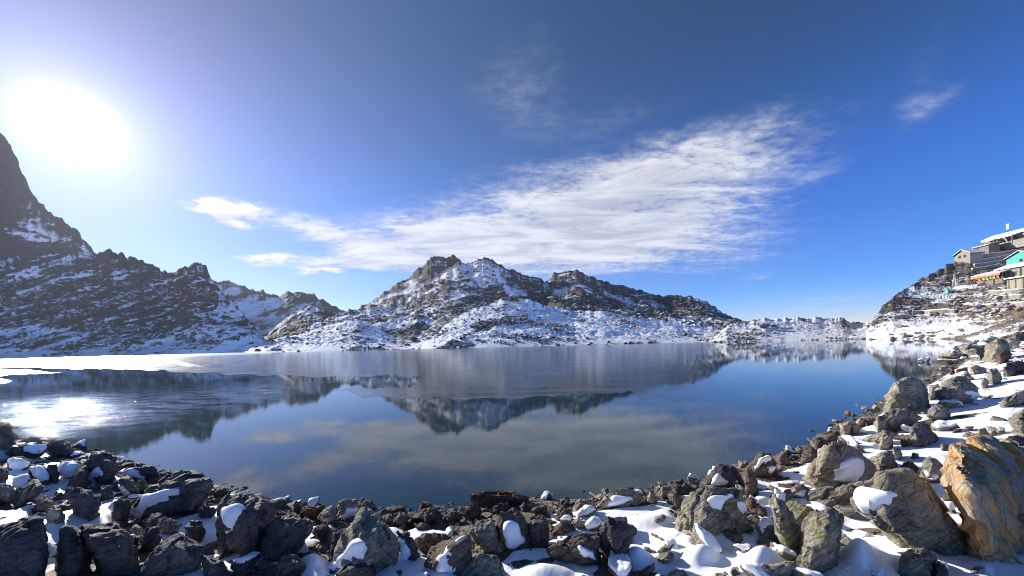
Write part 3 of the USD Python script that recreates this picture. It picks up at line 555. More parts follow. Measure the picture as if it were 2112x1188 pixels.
R = [
 # ---- left corner
 ('A', 'dark', 'tall dark boulder standing against the sun glitter at the left edge', '-60,110 0,110 75,97 92,170 100,240 95,270 30,300 -60,330'),
 ('A', 'dark', 'small dark rock at the waterline just right of the tall edge boulder', '180,235 210,205 290,210 300,250 250,262 190,262'),
 ('A', 'dark', 'dark squat boulder at the waterline nearest to the glitter', '340,260 370,210 440,225 510,270 530,335 480,350 360,330 320,300'),
 ('A', 'dark', 'low dark rock under a rolling cover of snow below the waterline', '20,330 40,290 150,270 200,245 350,248 340,310 250,342 60,347', '150,285 230,250 345,255 325,300 270,332 210,322 190,310'),
 ('A', 'dark', 'rock wearing a thick white cap in the leftmost corner of the shore', '45,420 60,355 160,345 220,390 200,440 120,452 60,442', '50,362 160,346 214,392 182,447 110,452 63,424'),
 ('A', 'dark', 'narrow upright dark rock between two snowy ones at left', '330,400 400,395 412,470 405,540 360,548 335,500'),
 ('A', 'dark', 'rounded rock with a snow bib left of the narrow upright one', '200,470 215,405 300,395 345,450 355,540 290,552 230,522', '210,408 300,396 342,450 348,537 290,535 240,482 213,452'),
 ('A', 'dark', 'little rock smothered by a snow lump near the left edge', '88,520 108,480 190,465 212,510 182,568 118,578', '90,500 190,466 210,510 175,568 118,566'),
 ('A', 'dark', 'rock under lumpy snow left of the pointed dark boulder', '412,440 428,375 560,378 592,400 545,490 470,522 418,480', '408,440 428,378 592,390 562,450 502,502 428,492'),
 ('A', 'dark', 'pointed dark boulder with a white bib rising over the left waterline', '600,380 690,280 740,320 820,345 830,400 805,510 760,545 620,542 590,470', '630,465 690,412 745,450 745,490 690,500 640,535 618,530'),
 ('A', 'dark', 'dark leaning slab under the pointed boulder at left', '470,540 540,460 600,405 622,440 612,570 500,567'),
 ('A', 'dark', 'flat topped dark rock at the waterline with snow along its front', '830,440 890,395 1030,398 1112,430 1117,480 1000,505 840,485', '815,470 850,440 920,422 965,440 980,475 1030,490 985,510 900,490 830,500'),
 ('A', 'dark', 'dark triangular rock flanked by snow in front of the flat topped one', '838,500 900,470 930,500 980,590 970,620 900,612 850,552', '830,550 860,545 925,610 900,640 850,610'),
 ('A', 'dark', 'long dark slab boulder carrying a big sheet of snow on its sloping face', '930,650 1010,580 1170,510 1240,450 1390,445 1490,500 1497,570 1440,680 1350,722 1180,747 1100,742 960,792 905,762', '900,700 990,610 1150,560 1330,525 1378,535 1330,590 1200,650 1180,660 1110,710 1040,760 1000,820 920,800'),
 ('A', 'dark', 'thin upright splinter of rock behind the long snowy slab', '1153,512 1175,445 1195,435 1214,502'),
 ('A', 'dark', 'small dark rock at the waterline right of the long snowy slab', '1490,590 1520,560 1580,560 1607,600 1570,632 1510,622'),
 ('A', 'dark', 'big dark boulder with a hanging tongue of snow on its left face', '1520,780 1560,650 1650,612 1740,640 1850,630 1930,690 1940,780 1880,920 1800,1060 1660,1060 1640,1000 1560,1000 1512,900', '1555,730 1590,690 1690,672 1745,695 1725,770 1650,850 1590,885 1570,800'),
 ('A', 'purple', 'huge blocky purplish boulder filling the bottom left corner', '-80,830 0,815 130,790 280,765 310,900 305,1050 295,1185 260,1260 -80,1260'),
 ('A', 'dark', 'dark rock leaning over a snow pocket above the corner block', '75,690 140,580 240,500 290,510 302,560 260,632 150,652'),
 ('A', 'brown', 'round brownish stone beside the snow pocket above the corner block', '215,742 260,660 320,615 370,640 382,690 330,732'),
 ('A', 'purple', 'wide dark rock with a flat purple top in the middle of the left heap', '450,600 480,545 620,590 700,610 712,680 690,782 620,822 540,742 480,662'),
 ('A', 'grey', 'greenish grey stone below the round brown one', '310,762 340,710 430,695 462,760 440,822 360,832'),
 ('A', 'dark', 'dark split boulder right of the bottom left corner block', '440,830 530,815 650,950 670,1012 575,1190 400,1190 395,1100 470,1000'),
 ('A', 'dark', 'black rounded boulder between the split boulder and the ridged pyramid', '560,830 750,805 850,830 930,920 967,1000 952,1195 740,1195 690,1050 660,960'),
 ('A', 'purple', 'ridged pyramid boulder with a light top edge at the bottom left', '955,1195 1030,1060 1130,950 1230,890 1310,905 1400,1000 1417,1040 1392,1200'),
 ('A', 'dark', 'dark wedge right of the ridged pyramid boulder at the bottom edge', '1415,1030 1480,1050 1560,1090 1645,1180 1600,1210 1440,1200'),
 ('A', 'grey', 'pale green triangular rock under the long snowy slab', '1093,850 1130,775 1220,790 1282,830 1200,892 1130,922'),
 ('A', 'dark', 'dark rock squeezed between the pale triangle and the snow tongue boulder', '1288,840 1350,785 1420,800 1442,880 1420,962 1360,952 1300,892'),
 ('A', 'dark', 'small dark rock above a bright snow bank under the long slab', '1388,772 1440,700 1510,695 1522,740 1460,782 1400,802'),
 ('A', 'grey', 'little grey cube of stone under the long snowy slab', '913,860 950,820 1000,840 1012,882 960,907'),
 ('A', 'brown', 'brown faceted rock with snow on its left shoulder at the foot of the slab', '775,700 830,640 910,650 922,740 860,792 800,782', '730,650 800,640 810,690 790,740 720,720'),
 ('A', 'dark', 'dark block at the left edge under the tall boulder', '-40,420 50,415 62,500 20,545 -40,545'),
 ('A', 'grey', 'grey mottled block at the left edge above a snow pocket', '-40,540 80,538 112,600 60,652 -40,655'),
 ('A', 'purple', 'reddish black stone stack right of the little grey cube', '1003,802 1060,740 1145,735 1142,800 1060,852 1010,847'),
 ('A', 'dark', 'black rock in the gap behind the ridged pyramid boulder', '940,930 1020,850 1110,840 1142,920 1060,1002 950,1022'),
 ('A', 'dark', 'dark shard resting on the snow between the round brown stone and the slab', '700,560 770,540 800,600 770,640 715,640'),
 ('A', 'grey', 'grey chip of stone at the right end of the flat topped rock', '965,520 1010,500 1035,530 1030,585 985,590'),
 # ---- centre left
 ('B', 'dark', 'big black leaning boulder left of the snowy hollow', '-60,850 60,770 180,770 280,782 287,870 200,942 140,1002 90,1072 -60,1072'),
 ('B', 'dark', 'black boulder under the snowy hollow at the bottom edge', '20,1150 60,1060 130,1010 200,1060 247,1130 180,1185 80,1195'),
 ('B', 'dark', 'small pointed black stone on the waterline', '143,720 165,650 210,680 202,737'),
 ('B', 'red', 'reddish flat stone beside the small pointed black one', '205,720 240,685 310,695 332,740 290,767 215,762'),
 ('B', 'brown', 'grey brown chip between the reddish stone and the tan slabs', '298,702 370,680 382,710 330,742'),
 ('B', 'tan', 'tan tilted slabs stacked near the waterline', '320,772 390,700 435,675 457,720 452,790 390,812 350,792'),
 ('B', 'tan', 'square tan block at the waterline with snow spilling down its right side', '468,660 510,640 600,645 617,700 560,742 480,787 466,742', '480,790 530,700 560,695 617,705 590,760 500,800'),
 ('B', 'grey', 'grey lump at the waterline right of the square tan block', '598,692 630,630 700,650 742,690 720,717 640,717'),
 ('B', 'grey', 'large grey pyramid boulder with snow running down its left side', '440,1060 500,900 560,800 640,720 730,705 745,760 830,850 892,950 882,1080 800,1195 560,1200 360,1190', '360,1185 440,1070 520,960 560,880 625,840 640,900 680,940 690,1010 660,1075 540,1095 430,1185'),
 ('B', 'dark', 'black rounded rock at the foot of the grey pyramid', '428,1195 520,1110 640,1075 710,1090 742,1140 730,1210'),
 ('B', 'brown', 'brown knobbly rock above the snowy saddle', '278,882 340,810 400,820 432,870 420,942 370,952 350,882'),
 ('B', 'dark', 'dark thin rock leaning on the left of the grey pyramid', '413,1002 440,880 520,850 500,920 452,1042'),
 ('B', 'dark', 'black slanting boulder right of the grey pyramid with a snow stripe', '878,870 960,870 1012,960 1042,1050 990,1112 940,1092 980,1020 920,930', '885,890 930,930 985,1010 960,1090 900,1100'),
 ('B', 'dark', 'dark upright block at the waterline right of the pyramid', '863,790 900,730 960,745 962,812 900,832'),
 ('B', 'brown', 'small brown stone at the waterline above the pyramid tip', '778,770 820,750 862,780 850,812 790,802'),
 ('B', 'brown', 'long brown rock at the waterline over a snowy step', '973,777 1050,720 1110,690 1180,730 1217,790 1190,812 1010,792'),
 ('B', 'dark', 'small dark upright stone standing in the snowy step', '1058,792 1075,740 1120,745 1127,802 1090,832'),
 ('B', 'dark', 'dark flat stone peeping out of the snowy step', '1003,837 1050,810 1110,830 1117,872 1060,872'),
 ('B', 'brown', 'rugged brown boulder under the snowy step', '998,922 1090,875 1200,880 1262,910 1200,962 1120,1012 1040,992'),
 ('B', 'brown', 'brown stone at the waterline left of the red flat boulder', '1208,782 1250,730 1310,728 1342,770 1310,792 1230,802'),
 ('B', 'red', 'long flat red brown boulder lying out in the water', '1393,612 1480,585 1560,572 1640,600 1740,610 1842,632 1720,652 1620,667 1560,702 1480,697 1395,662'),
 ('B', 'red', 'cubic red brown rock at the foot of the long flat boulder', '1343,752 1390,680 1450,670 1477,720 1450,782 1380,787'),
 ('B', 'red', 'rusty rock in front of the long flat boulder', '1528,722 1580,675 1660,670 1682,710 1620,742 1550,747'),
 ('B', 'brown', 'small dark brown stone right of the rusty rock', '1738,700 1775,660 1820,690 1818,732 1750,735'),
 ('B', 'brown', 'pair of brown stones at the waterline in the centre', '1825,720 1860,690 1940,695 1945,740 1850,760'),
 ('B', 'brown', 'brown boulder with a rounded white snow apron on its front', '1565,832 1620,720 1700,700 1780,760 1812,860 1822,992 1700,1012 1630,1022 1590,952', '1585,870 1640,800 1700,787 1760,830 1780,900 1775,970 1720,1005 1650,1010 1620,940'),
 ('B', 'brown', 'tall brown boulder right of the snow aproned one', '1793,820 1840,745 1910,740 1947,810 1942,942 1900,997 1830,982'),
 ('B', 'grey', 'horn shaped grey brown boulder above the curved snow ridge', '1378,872 1450,800 1540,775 1570,830 1602,920 1632,1002 1560,1037 1490,1002 1420,942'),
 ('B', 'brown', 'broad brown boulder with an arc of snow along its crest', '1055,1185 1080,1080 1150,960 1260,905 1400,870 1422,930 1352,1122 1280,1200', '1110,1185 1160,1060 1240,950 1380,875 1420,880 1350,940 1280,980 1250,1080 1310,1150 1250,1190'),
 ('B', 'grey', 'grey jagged rock at the bottom edge in front of the large snow cushion', '1298,1200 1380,1090 1470,1030 1510,1060 1580,1050 1622,1100 1662,1200'),
 ('C', 'snow', 'large smooth snow cushion at the bottom edge left of centre right', '-210,1110 -150,1050 -40,1025 80,1020 200,1040 330,1110 470,1195 -200,1210'),
 # ---- centre right
 ('C', 'brown', 'brown angular rock at the waterline beside snow capped pebbles', '148,792 165,740 200,690 260,720 292,770 220,802'),
 ('C', 'grey', 'grey rock at the waterline under the round tan boulder', '278,722 290,660 330,640 402,665 360,702 310,742'),
 ('C', 'grey', 'small stone under a smooth white cap right of the brown angular rock', '298,742 358,690 420,688 452,720 380,755 318,767', '296,742 358,690 420,688 450,722 380,756 318,762'),
 ('C', 'grey', 'pebble with a snow cap left of the round tan stone', '183,792 220,753 270,758 267,802 215,812', '181,790 220,753 270,758 267,802'),
 ('C', 'tan', 'smooth pale tan stone between snow capped pebbles', '263,802 310,775 355,800 372,830 340,867 280,842'),
 ('C', 'grey', 'snow capped stone right of the smooth pale tan one', '353,832 400,773 470,773 492,810 460,852 370,867', '353,835 400,773 470,773 490,812 450,840 370,862'),
 ('C', 'brown', 'low brown rock below the smooth pale tan stone', '128,872 190,800 270,820 307,860 200,890'),
 ('C', 'tan', 'broad rounded tan boulder at the waterline with snow over its front', '443,692 490,620 580,570 670,570 750,600 772,640 720,692 600,702 500,707', '510,690 545,620 620,615 690,625 700,650 640,680 600,700 520,710'),
 ('C', 'tan', 'small light pointed stone right of the broad tan boulder', '798,662 815,585 845,580 872,650 850,670'),
 ('C', 'grey', 'grey angular stone behind the tilted slab at the waterline', '863,612 900,555 970,552 975,600 900,635'),
 ('C', 'dark', 'dark broken stone at the waterline left of the snow collared boulder', '988,602 1010,555 1070,535 1132,570 1130,602 1050,612'),
 ('C', 'grey', 'tilted grey slab stuck in the snow left of the big blocky boulder', '943,612 970,590 1050,640 1087,710 1040,717 960,652'),
 ('C', 'snow', 'wide rolling snow mound between the tan boulder and the blocky one', '505,765 560,690 700,690 850,690 960,660 1055,700 1085,770 950,850 780,850 600,800'),
 ('C', 'grey', 'small grey rock peeping from the rolling snow mound', '818,822 850,760 910,745 942,780 900,812 835,837'),
 ('C', 'dark', 'dark topped boulder at the waterline with a snow collar', '1153,572 1200,490 1300,395 1360,392 1450,450 1482,520 1470,562 1350,572 1220,582', '1215,565 1290,470 1360,515 1430,520 1340,545'),
 ('C', 'brown', 'round boulder at the waterline streaked with snow on both sides', '1488,442 1540,370 1610,310 1670,330 1702,420 1727,470 1680,502 1600,482 1520,462', '1550,430 1590,350 1650,335 1680,370 1610,390 1570,450', '1640,420 1680,410 1700,440 1665,490'),
 ('C', 'brown', 'narrow bent pillar of rock below the snow streaked round boulder', '1478,502 1500,440 1540,440 1572,500 1562,560 1582,612 1540,637 1490,622'),
 ('C', 'lichen', 'big blocky boulder with yellow lichen spots and a snow saddle on top', '968,922 1040,820 1110,760 1090,660 1095,590 1270,550 1420,540 1480,580 1512,670 1502,780 1490,892 1400,932 1200,892 1080,902', '1205,660 1240,620 1380,600 1410,610 1400,650 1330,720 1260,700', '1410,630 1450,660 1500,740 1480,760 1440,710'),
 ('C', 'lichen', 'tilted dark slab leaning left beside the snow slope', '1658,652 1700,620 1790,680 1860,790 1902,850 1882,962 1845,1047 1760,962 1700,862 1680,782'),
 ('C', 'dark', 'dark ridge rock curling round the snow dome', '458,872 510,765 590,770 740,840 630,860 560,950 570,1020 605,1080 590,1132 520,1092 470,982'),
 ('C', 'snow', 'round white snow dome behind the dark ridge rock', '540,1000 580,900 650,850 740,850 820,930 870,1050 820,1110 700,1150 610,1110'),
 ('C', 'grey', 'small grey rock half sunk in snow beside the dome', '868,1012 910,970 987,960 962,1012 900,1062'),
 ('C', 'brown', 'brown rock shelf above the large snow cushion', '58,1012 200,930 330,880 472,875 460,912 380,942 290,962 300,1022 440,1082 450,1142 380,1122 250,1042', '275,960 330,950 400,1000 470,1080 540,1140 420,1090 310,1030'),
 ('C', 'grey', 'small grey rock at the bottom edge under the snow slopes', '938,1172 980,1140 1060,1140 1095,1180 1050,1205 960,1205'),
 ('C', 'brown', 'brown chip in the snow below the dome', '738,1172 790,1120 850,1090 855,1130 780,1190'),
 # ---- right
 ('D', 'brown', 'squarish brown rock at the waterline left of the big tan boulder', '543,372 560,285 620,280 682,320 692,370 620,392'),
 ('D', 'brown', 'tall brown stone standing at the waterline behind the tan boulder', '638,292 650,210 690,205 737,250 720,312 660,322'),
 ('D', 'brown', 'dark brown stone at the waterline above the tan boulder', '698,232 740,180 810,170 832,210 780,242'),
 ('D', 'tan', 'stone cube at the waterline, largest of a row of blocks', '813,110 850,100 902,105 902,185 850,195 820,170'),
 ('D', 'tan', 'narrow stone block next in the row along the waterline', '898,112 930,105 954,130 950,185 905,188'),
 ('D', 'tan', 'small pale block third in the row along the waterline', '928,100 965,70 997,85 995,130 940,132'),
 ('D', 'brown', 'brown block at the foot of the great waterline boulder', '1005,88 1050,75 1068,90 1060,122 1012,125'),
 ('D', 'tan', 'big tan boulder with a white sheet of snow on its front', '553,502 600,430 700,310 770,220 830,225 900,260 960,320 1060,400 1097,470 1080,522 900,552 740,592 640,582', '728,550 760,450 800,370 880,325 930,340 1000,430 1010,480 990,520 880,540'),
 ('D', 'grey', 'dark grey boulder right of the big tan one', '1008,372 1100,320 1170,295 1212,340 1222,412 1140,462 1090,472'),
 ('D', 'grey', 'rounded dark stone behind the dark grey boulder', '1168,330 1190,270 1240,275 1258,330 1250,385 1210,380'),
 ('D', 'tan', 'pillar of pale rock standing in snow below the great waterline boulder', '1088,312 1100,210 1120,160 1180,170 1192,270 1150,312'),
 ('D', 'rust', 'grey rock with a rust orange patch standing in the snowfield', '1278,212 1320,140 1390,95 1450,120 1490,190 1507,230 1470,242 1430,272 1370,292 1330,262'),
 ('D', 'grey', 'grey rounded boulder left of the orange rock', '1363,472 1400,380 1440,335 1510,390 1592,430 1580,482 1470,517 1400,502'),
 ('D', 'dark', 'dark small rock above the long grey ridge boulder', '1238,442 1260,390 1320,375 1365,420 1360,462 1270,467'),
 ('D', 'lichen', 'small mottled rock with snow at its right end below the tan boulder', '388,642 440,580 560,530 592,580 560,622 480,662', '505,610 550,578 590,580 590,650 560,655'),
 ('D', 'grey', 'long grey rock forming the ridge below the tan boulder', '588,692 590,592 740,580 860,535 1000,510 1102,475 1080,602 900,662 820,682 700,702'),
 ('D', 'lichen', 'large lichen covered boulder with a snow shelf left of the orange rock', '900,662 1000,560 1110,480 1250,450 1370,450 1480,590 1560,700 1640,830 1682,930 1790,1040 1802,1100 1700,1132 1550,1032 1400,1002 1270,977 1130,882 1050,792', '890,665 950,600 1120,570 1200,575 1265,625 1180,690 1060,780 990,760 920,710'),
 ('D', 'lichen', 'rounded lichen boulder at the bottom edge under the large one', '1230,1082 1290,1010 1400,990 1482,1040 1462,1122 1480,1200 1230,1210'),
 ('D', 'brown', 'egg shaped stone ringed with snow at the bottom right', '1470,1190 1480,1110 1520,1075 1560,1100 1585,1160 1570,1210', '1450,1130 1490,1060 1545,1040 1600,1120 1635,1180 1590,1190 1555,1110 1510,1085 1475,1140'),
 ('D', 'lichen', 'tall rough slab boulder left of the snow cone', '505,1190 540,980 600,790 640,700 740,690 820,720 837,800 800,950 770,1080 755,1200'),
 ('D', 'orange', 'great orange and white schist boulder at the right edge', '1595,400 1600,290 1640,240 1790,185 1900,220 2060,300 2240,420 2300,800 2260,1190 2080,1190 1950,1080 1800,1010 1680,900 1640,740 1600,560'),
 ('D', 'grey', 'grey layered schist boulder leaning behind the orange one at the right edge', '1890,235 1960,215 2100,260 2260,330 2330,600 2290,720 2180,600 2060,480 1960,340'),
 ('D', 'grey', 'dark grey boulder high at the right edge of the snowfield', '2005,82 2030,30 2090,0 2250,-20 2250,232 2110,227 2040,192'),
 ('D', 'dark', 'dark stone between the orange rock and the edge boulder above it', '1958,232 2000,195 2080,200 2200,240 2200,312 2080,312 1990,262'),
 ('D', 'purple', 'flat purple stone lying on the snowfield', '1600,195 1625,150 1678,150 1660,180'),
 ('D', 'brown', 'small brown stone beside the flat purple one on the snowfield', '1688,185 1700,135 1762,132 1740,170'),
 ('D', 'tan', 'pale round stone lying on top of the orange boulder', '1782,190 1790,145 1835,142 1862,175 1850,210 1800,210'),
 ('D', 'tan', 'smaller pale pebble next to the round stone on the orange boulder', '1863,200 1875,170 1905,170 1917,195 1895,212'),
 ('D', 'grey', 'grey wedge in the snow left of the orange boulder', '1520,300 1530,252 1612,270 1590,312 1550,318'),
 ('D', 'brown', 'brown chip in the snow between the pale pillar and the grey rounded boulder', '1308,372 1325,315 1372,320 1375,360 1330,377'),
 ('D', 'lichen', 'dark rock at the bottom edge below the white snow slope', '215,1152 270,1095 360,1110 512,1080 515,1205 230,1205'),
 ('D', 'grey', 'grey stone in snow at the bottom right below the orange boulder', '1722,1165 1770,1115 1842,1120 1840,1190 1760,1205'),
 ('D', 'snow', 'snow bank filling the bottom right corner under the orange boulder', '1770,1200 1850,1080 1900,1045 1990,1090 2060,1150 2070,1215'),
 ('B', 'snow', 'smooth snow saddle between the black boulders and the pyramid', '160,1010 230,920 330,880 400,950 390,1050 300,1172 200,1150'),
 ('C', 'snow', 'steep snow horn beside the blocky boulder', '900,1080 990,980 1150,900 1310,815 1352,860 1340,960 1290,1060 1180,1140 980,1150'),
 ('C', 'snow', 'broad white snow slope at the bottom right of centre', '1330,1190 1400,990 1480,880 1530,840 1680,900 1780,1000 1838,1080 1750,1190'),
 ('D', 'snow', 'steep white snow cone left of the lichen boulder', '705,1210 760,1050 800,900 840,760 870,720 1000,850 1100,920 1170,1040 1225,1200'),
 ('D', 'snow', 'narrow snow slope between the lichen boulder and the orange one', '1490,570 1540,500 1600,480 1620,600 1645,760 1580,720'),
 # ---- far right shore
 ('E', 'lichen', 'great rugged boulder standing at the waterline on the right shore', '438,1022 480,920 500,840 570,770 680,750 742,780 792,860 787,980 740,1052 600,1012 500,1002', '625,965 640,935 665,935 672,970 650,995'),
 ('E', 'lichen', 'broken rock mass at the foot of the great waterline boulder', '383,1082 420,1030 530,990 640,1000 742,1050 640,1102 560,1152 430,1152'),
 ('E', 'grey', 'big grey boulder with a pale snow ramp right of the great waterline boulder', '838,882 880,800 960,750 1050,750 1100,810 1142,880 1115,942 1040,982 920,972', '1035,870 1060,855 1140,885 1160,930 1110,935'),
 ('E', 'grey', 'grey block between the two great boulders of the right shore', '758,1042 790,970 870,955 937,1000 930,1052 820,1072'),
 ('E', 'grey', 'slanted slab in the cleft between the two great boulders', '778,920 785,830 850,800 862,850 820,930'),
 ('E', 'red', 'upright red stone at the waterline on the right shore', '933,748 938,690 965,688 972,740'),
 ('E', 'red', 'low red stones at the waterline beside the upright red one', '968,742 985,700 1060,688 1066,732'),
 ('E', 'tan', 'pale slab above the low red stones on the right shore', '1058,752 1075,690 1130,675 1202,705 1190,735 1090,757'),
 ('E', 'grey', 'round grey stone standing alone in the right snowfield', '1198,762 1220,700 1280,698 1312,770 1300,802 1240,822'),
 ('E', 'grey', 'smaller egg shaped stone at the foot of the lone round one', '1153,802 1180,765 1215,780 1212,832 1165,842'),
 ('E', 'red', 'reddish wedge boulder at the top of the right snowfield', '1268,602 1330,560 1382,590 1340,642 1280,667'),
 ('E', 'dark', 'dark hooked rock with a snow bay at the right edge', '1323,702 1340,655 1420,640 1500,660 1500,702 1390,712 1372,772 1325,772'),
 ('E', 'grey', 'long grey rock in the snow near the right edge', '1293,962 1330,905 1420,880 1500,850 1500,922 1380,992 1310,1002'),
 ('E', 'lichen', 'brown grassy looking heap of rock jutting into the cove', '1178,642 1200,520 1280,480 1350,510 1372,560 1290,602 1272,662'),
 ('E', 'brown', 'brown broken rocks at the cove waterline', '1088,622 1120,550 1190,530 1200,622 1120,652'),
 ('E', 'brown', 'brown boulder at the right edge above the snowfield', '1368,502 1390,445 1480,430 1490,512'),
 ('E', 'grey', 'grey boulder at the right edge below the settlement road', '1398,442 1420,390 1500,375 1500,452'),
]
for k, row in enumerate(R): traced(row, k)
# ------------------------------------------------------------------ small stones filling the gaps
plan = np.array(PLAN)
rng = np.random.default_rng(77)
def loose_protos(n, level, seed):
    out = []
    for i in range(n):
        r = np.random.default_rng(seed + i)
        q = r.normal(size=(10, 3)); q /= np.linalg.norm(q, axis=1, keepdims=True)
        q *= [1.0, r.uniform(.6, .95), r.uniform(.45, .8)]
        v, soft, f, nn = stone_mesh(q, level, seed + i, 0.9, 50, size=1.5)
        out.append((v, soft, f))
    return out
PROTO = loose_protos(10, 3, 500)
kinds_left, kinds_mid, kinds_right = ['dark', 'dark', 'purple', 'dark'], ['brown', 'grey', 'dark', 'brown', 'red'], ['grey', 'lichen', 'tan', 'brown', 'grey']
proto_prims = {}
def proto_of(i, kind, snowy):
    key = (i, kind, snowy)
    if key not in proto_prims:
        name = f'/World/Looks/stone_kinds/{kind}_stone_{i}' + ('_snowy' if snowy else '')
        UsdGeom.Scope.Define(stage, '/World/Looks/stone_kinds')
        c = stage.CreateClassPrim(name)
        v, soft, f = PROTO[i]
        usdkit.mesh(stage, name + '/rock', (v, f), ROCK[kind], smooth=40)
        if snowy:
            n = vnormals(soft, f); t = smooth01((n[:, 2] - 0.52 + (fbm(v * 2.2, 4, i) - 0.5) * 1.2) / 0.45)
            usdkit.mesh(stage, name + '/snow_patch', cap_mesh(v, soft, f, t, 0.09), SNOW, smooth=True)
        proto_prims[key] = name
    return proto_prims[key]
ZONES = [  # frame x range, kinds, share with snow, label of bare ones, label of snowy ones, group words
    (-60, 430, kinds_left, .45, 'small dark stone wedged between the black boulders of the left corner', 'small dark stone with a snow cap among the black boulders of the left corner'),
    (430, 820, kinds_mid, .40, 'small brown or dark stone in the gaps around the grey pyramid boulder', 'small snow capped stone in the gaps around the grey pyramid boulder'),
    (820, 1240, kinds_mid, .35, 'small stone between the boulders below the red flat rock in the water', 'small snow capped stone between the boulders below the red flat rock in the water'),
    (1240, 1640, kinds_right, .35, 'small stone in the snow round the blocky lichen boulder', 'small snow capped stone in the snow round the blocky lichen boulder'),
    (1640, 1930, kinds_right, .30, 'small stone on the shore below the two great boulders at right', 'small snow capped stone below the two great boulders at right'),
    (1930, 2180, kinds_right, .35, 'small stone on the bouldery bank leading to the settlement', 'small snow capped stone on the bouldery bank leading to the settlement')]
HUE = {'dark': 'black', 'purple': 'purplish', 'grey': 'grey', 'brown': 'brown', 'red': 'reddish', 'tan': 'tan', 'lichen': 'mottled', 'rust': 'rusty', 'orange': 'orange'}
said = {}
def stone_label(X, Y, r, kind, snowy):
    n = min(NAMED, key=lambda q: (q[0] - X) ** 2 + (q[1] - Y) ** 2)
    a, b = proj(np.array([X, Y, 0.3])), proj(np.array([n[0], n[1], 0.3]))
    dx, dy = a - b
    where = ('right of' if dx > 0 else 'left of') if abs(dx) > abs(dy) * 1.2 else ('in front of' if dy > 0 else 'behind')
    size = 'tiny' if r * F / Y < 9 else 'small' if r * F / Y < 22 else 'middling'
    head = f'{size} {"snow capped " if snowy else ""}{HUE[kind]} stone {where} the '
    short = n[2].split()
    return ' '.join((head + n[2]).split()[:16]) if len((head + n[2]).split()) <= 16 else head + ' '.join(cut(short, 16 - len(head.split())))
def cut(w, k):
    w = w[:k]
    while w[-1] in ('the', 'a', 'of', 'in', 'at', 'and', 'with', 'on', 'its', 'to', 'below', 'above', 'beside', 'between', 'under', 'right', 'left', 'big', 'over', 'behind', 'by', 'from', 'against'): w = w[:-1]
    return w
def put_stone(X, Y, r, zone, sink=0.25):
    if zone[0] >= 1240 and sink > 0.2: sink = -0.1
    x0, x1, kinds, ps, l0, l1 = zone
    snowy = rng.random() < ps
    kind = kinds[rng.integers(len(kinds))]; i = int(rng.integers(len(PROTO)))
    z = float(ground_z(X, Y))
    lab = stone_label(X, Y, r, kind, snowy)
    x = UsdGeom.Xform.Define(stage, free('/World/stone'))
    x.AddTranslateOp().Set(Gf.Vec3d(X, Y, z + r * (0.55 - sink)))
    x.AddRotateXYZOp().Set(Gf.Vec3f(*map(float, (rng.uniform(-16, 16), rng.uniform(-16, 16), rng.uniform(0, 360)))))
    x.AddScaleOp().Set(Gf.Vec3f(r, r, r * rng.uniform(.8, 1.25)))
    x.GetPrim().GetReferences().AddInternalReference(proto_of(i, kind, snowy)); x.GetPrim().SetInstanceable(True)
    n = min(NAMED, key=lambda q: (q[0] - X) ** 2 + (q[1] - Y) ** 2)
    tag(x, lab, 'stone', 'loose stones by the ' + n[2])
    v = PROTO[i][0] * r + [X, Y, z + r * (0.55 - sink)]
    STONES.append(v); placed.append((X, Y, r))
placed = []
def clear(X, Y, r, k=0.75):
    d = np.hypot(plan[:, 0] - X, plan[:, 1] - Y)
    if (d < plan[:, 2] * k + r * 0.6).any(): return False
    if placed:
        p = np.array(placed); return not (np.hypot(p[:, 0] - X, p[:, 1] - Y) < (p[:, 2] + r) * 0.72).any()
    return True
# along the waterline first, then over the heap, then the far right bank
tries = 0
while len(placed) < 72 and tries < 6000:
    tries += 1
    px = rng.uniform(-20, 2060); py = np.interp(px, sp[:, 0], sp[:, 1])
    X, Z = ray(px, py); D = EYE / -Z * rng.uniform(0.90, 1.02); r = rng.uniform(0.05, 0.17) * (0.6 + D / 14)
    if clear(X * D, D, r, 0.9): put_stone(X * D, D, r, next(z for z in ZONES if z[0] <= px < z[1]))
tries = 0
while len(placed) < 118 and tries < 9000:
    tries += 1
    px = rng.uniform(-20, 2130); py0 = np.interp(px, sp[:, 0], sp[:, 1]); py = rng.uniform(py0, 1200)
    D = hit_ground(px, py) if False else None
    X, Z = ray(px, py); D = (EYE - 0.35) / -Z; r = rng.uniform(0.06, 0.20) * (0.7 + D / 16)
    if inland(np.array([X * D]), np.array([D]))[0] > 0.05 and clear(X * D, D, r, 0.8): put_stone(X * D, D, r, next(z for z in ZONES if z[0] <= px < z[1]))
tries, goal = 0, len(placed) + 76
while len(placed) < goal and tries < 9000:      # middling blocks crowding the right shore
    tries += 1
    px = rng.uniform(1230, 2112); py0 = np.interp(px, sp[:, 0], sp[:, 1]) if px < 2005 else 740; py = rng.uniform(py0 + 8, 1195)
    X, Z = ray(px, py); D = (EYE - 0.45) / -Z; r = rng.uniform(0.10, 0.24) * (0.7 + D / 18)
    if D < 30 and inland(np.array([X * D]), np.array([D]))[0] > 0.1 and clear(X * D, D, r, 0.62): put_stone(X * D, D, r, next(z for z in ZONES if z[0] <= px < z[1]), 0.1)
goal = len(placed) + 58
tries = 0
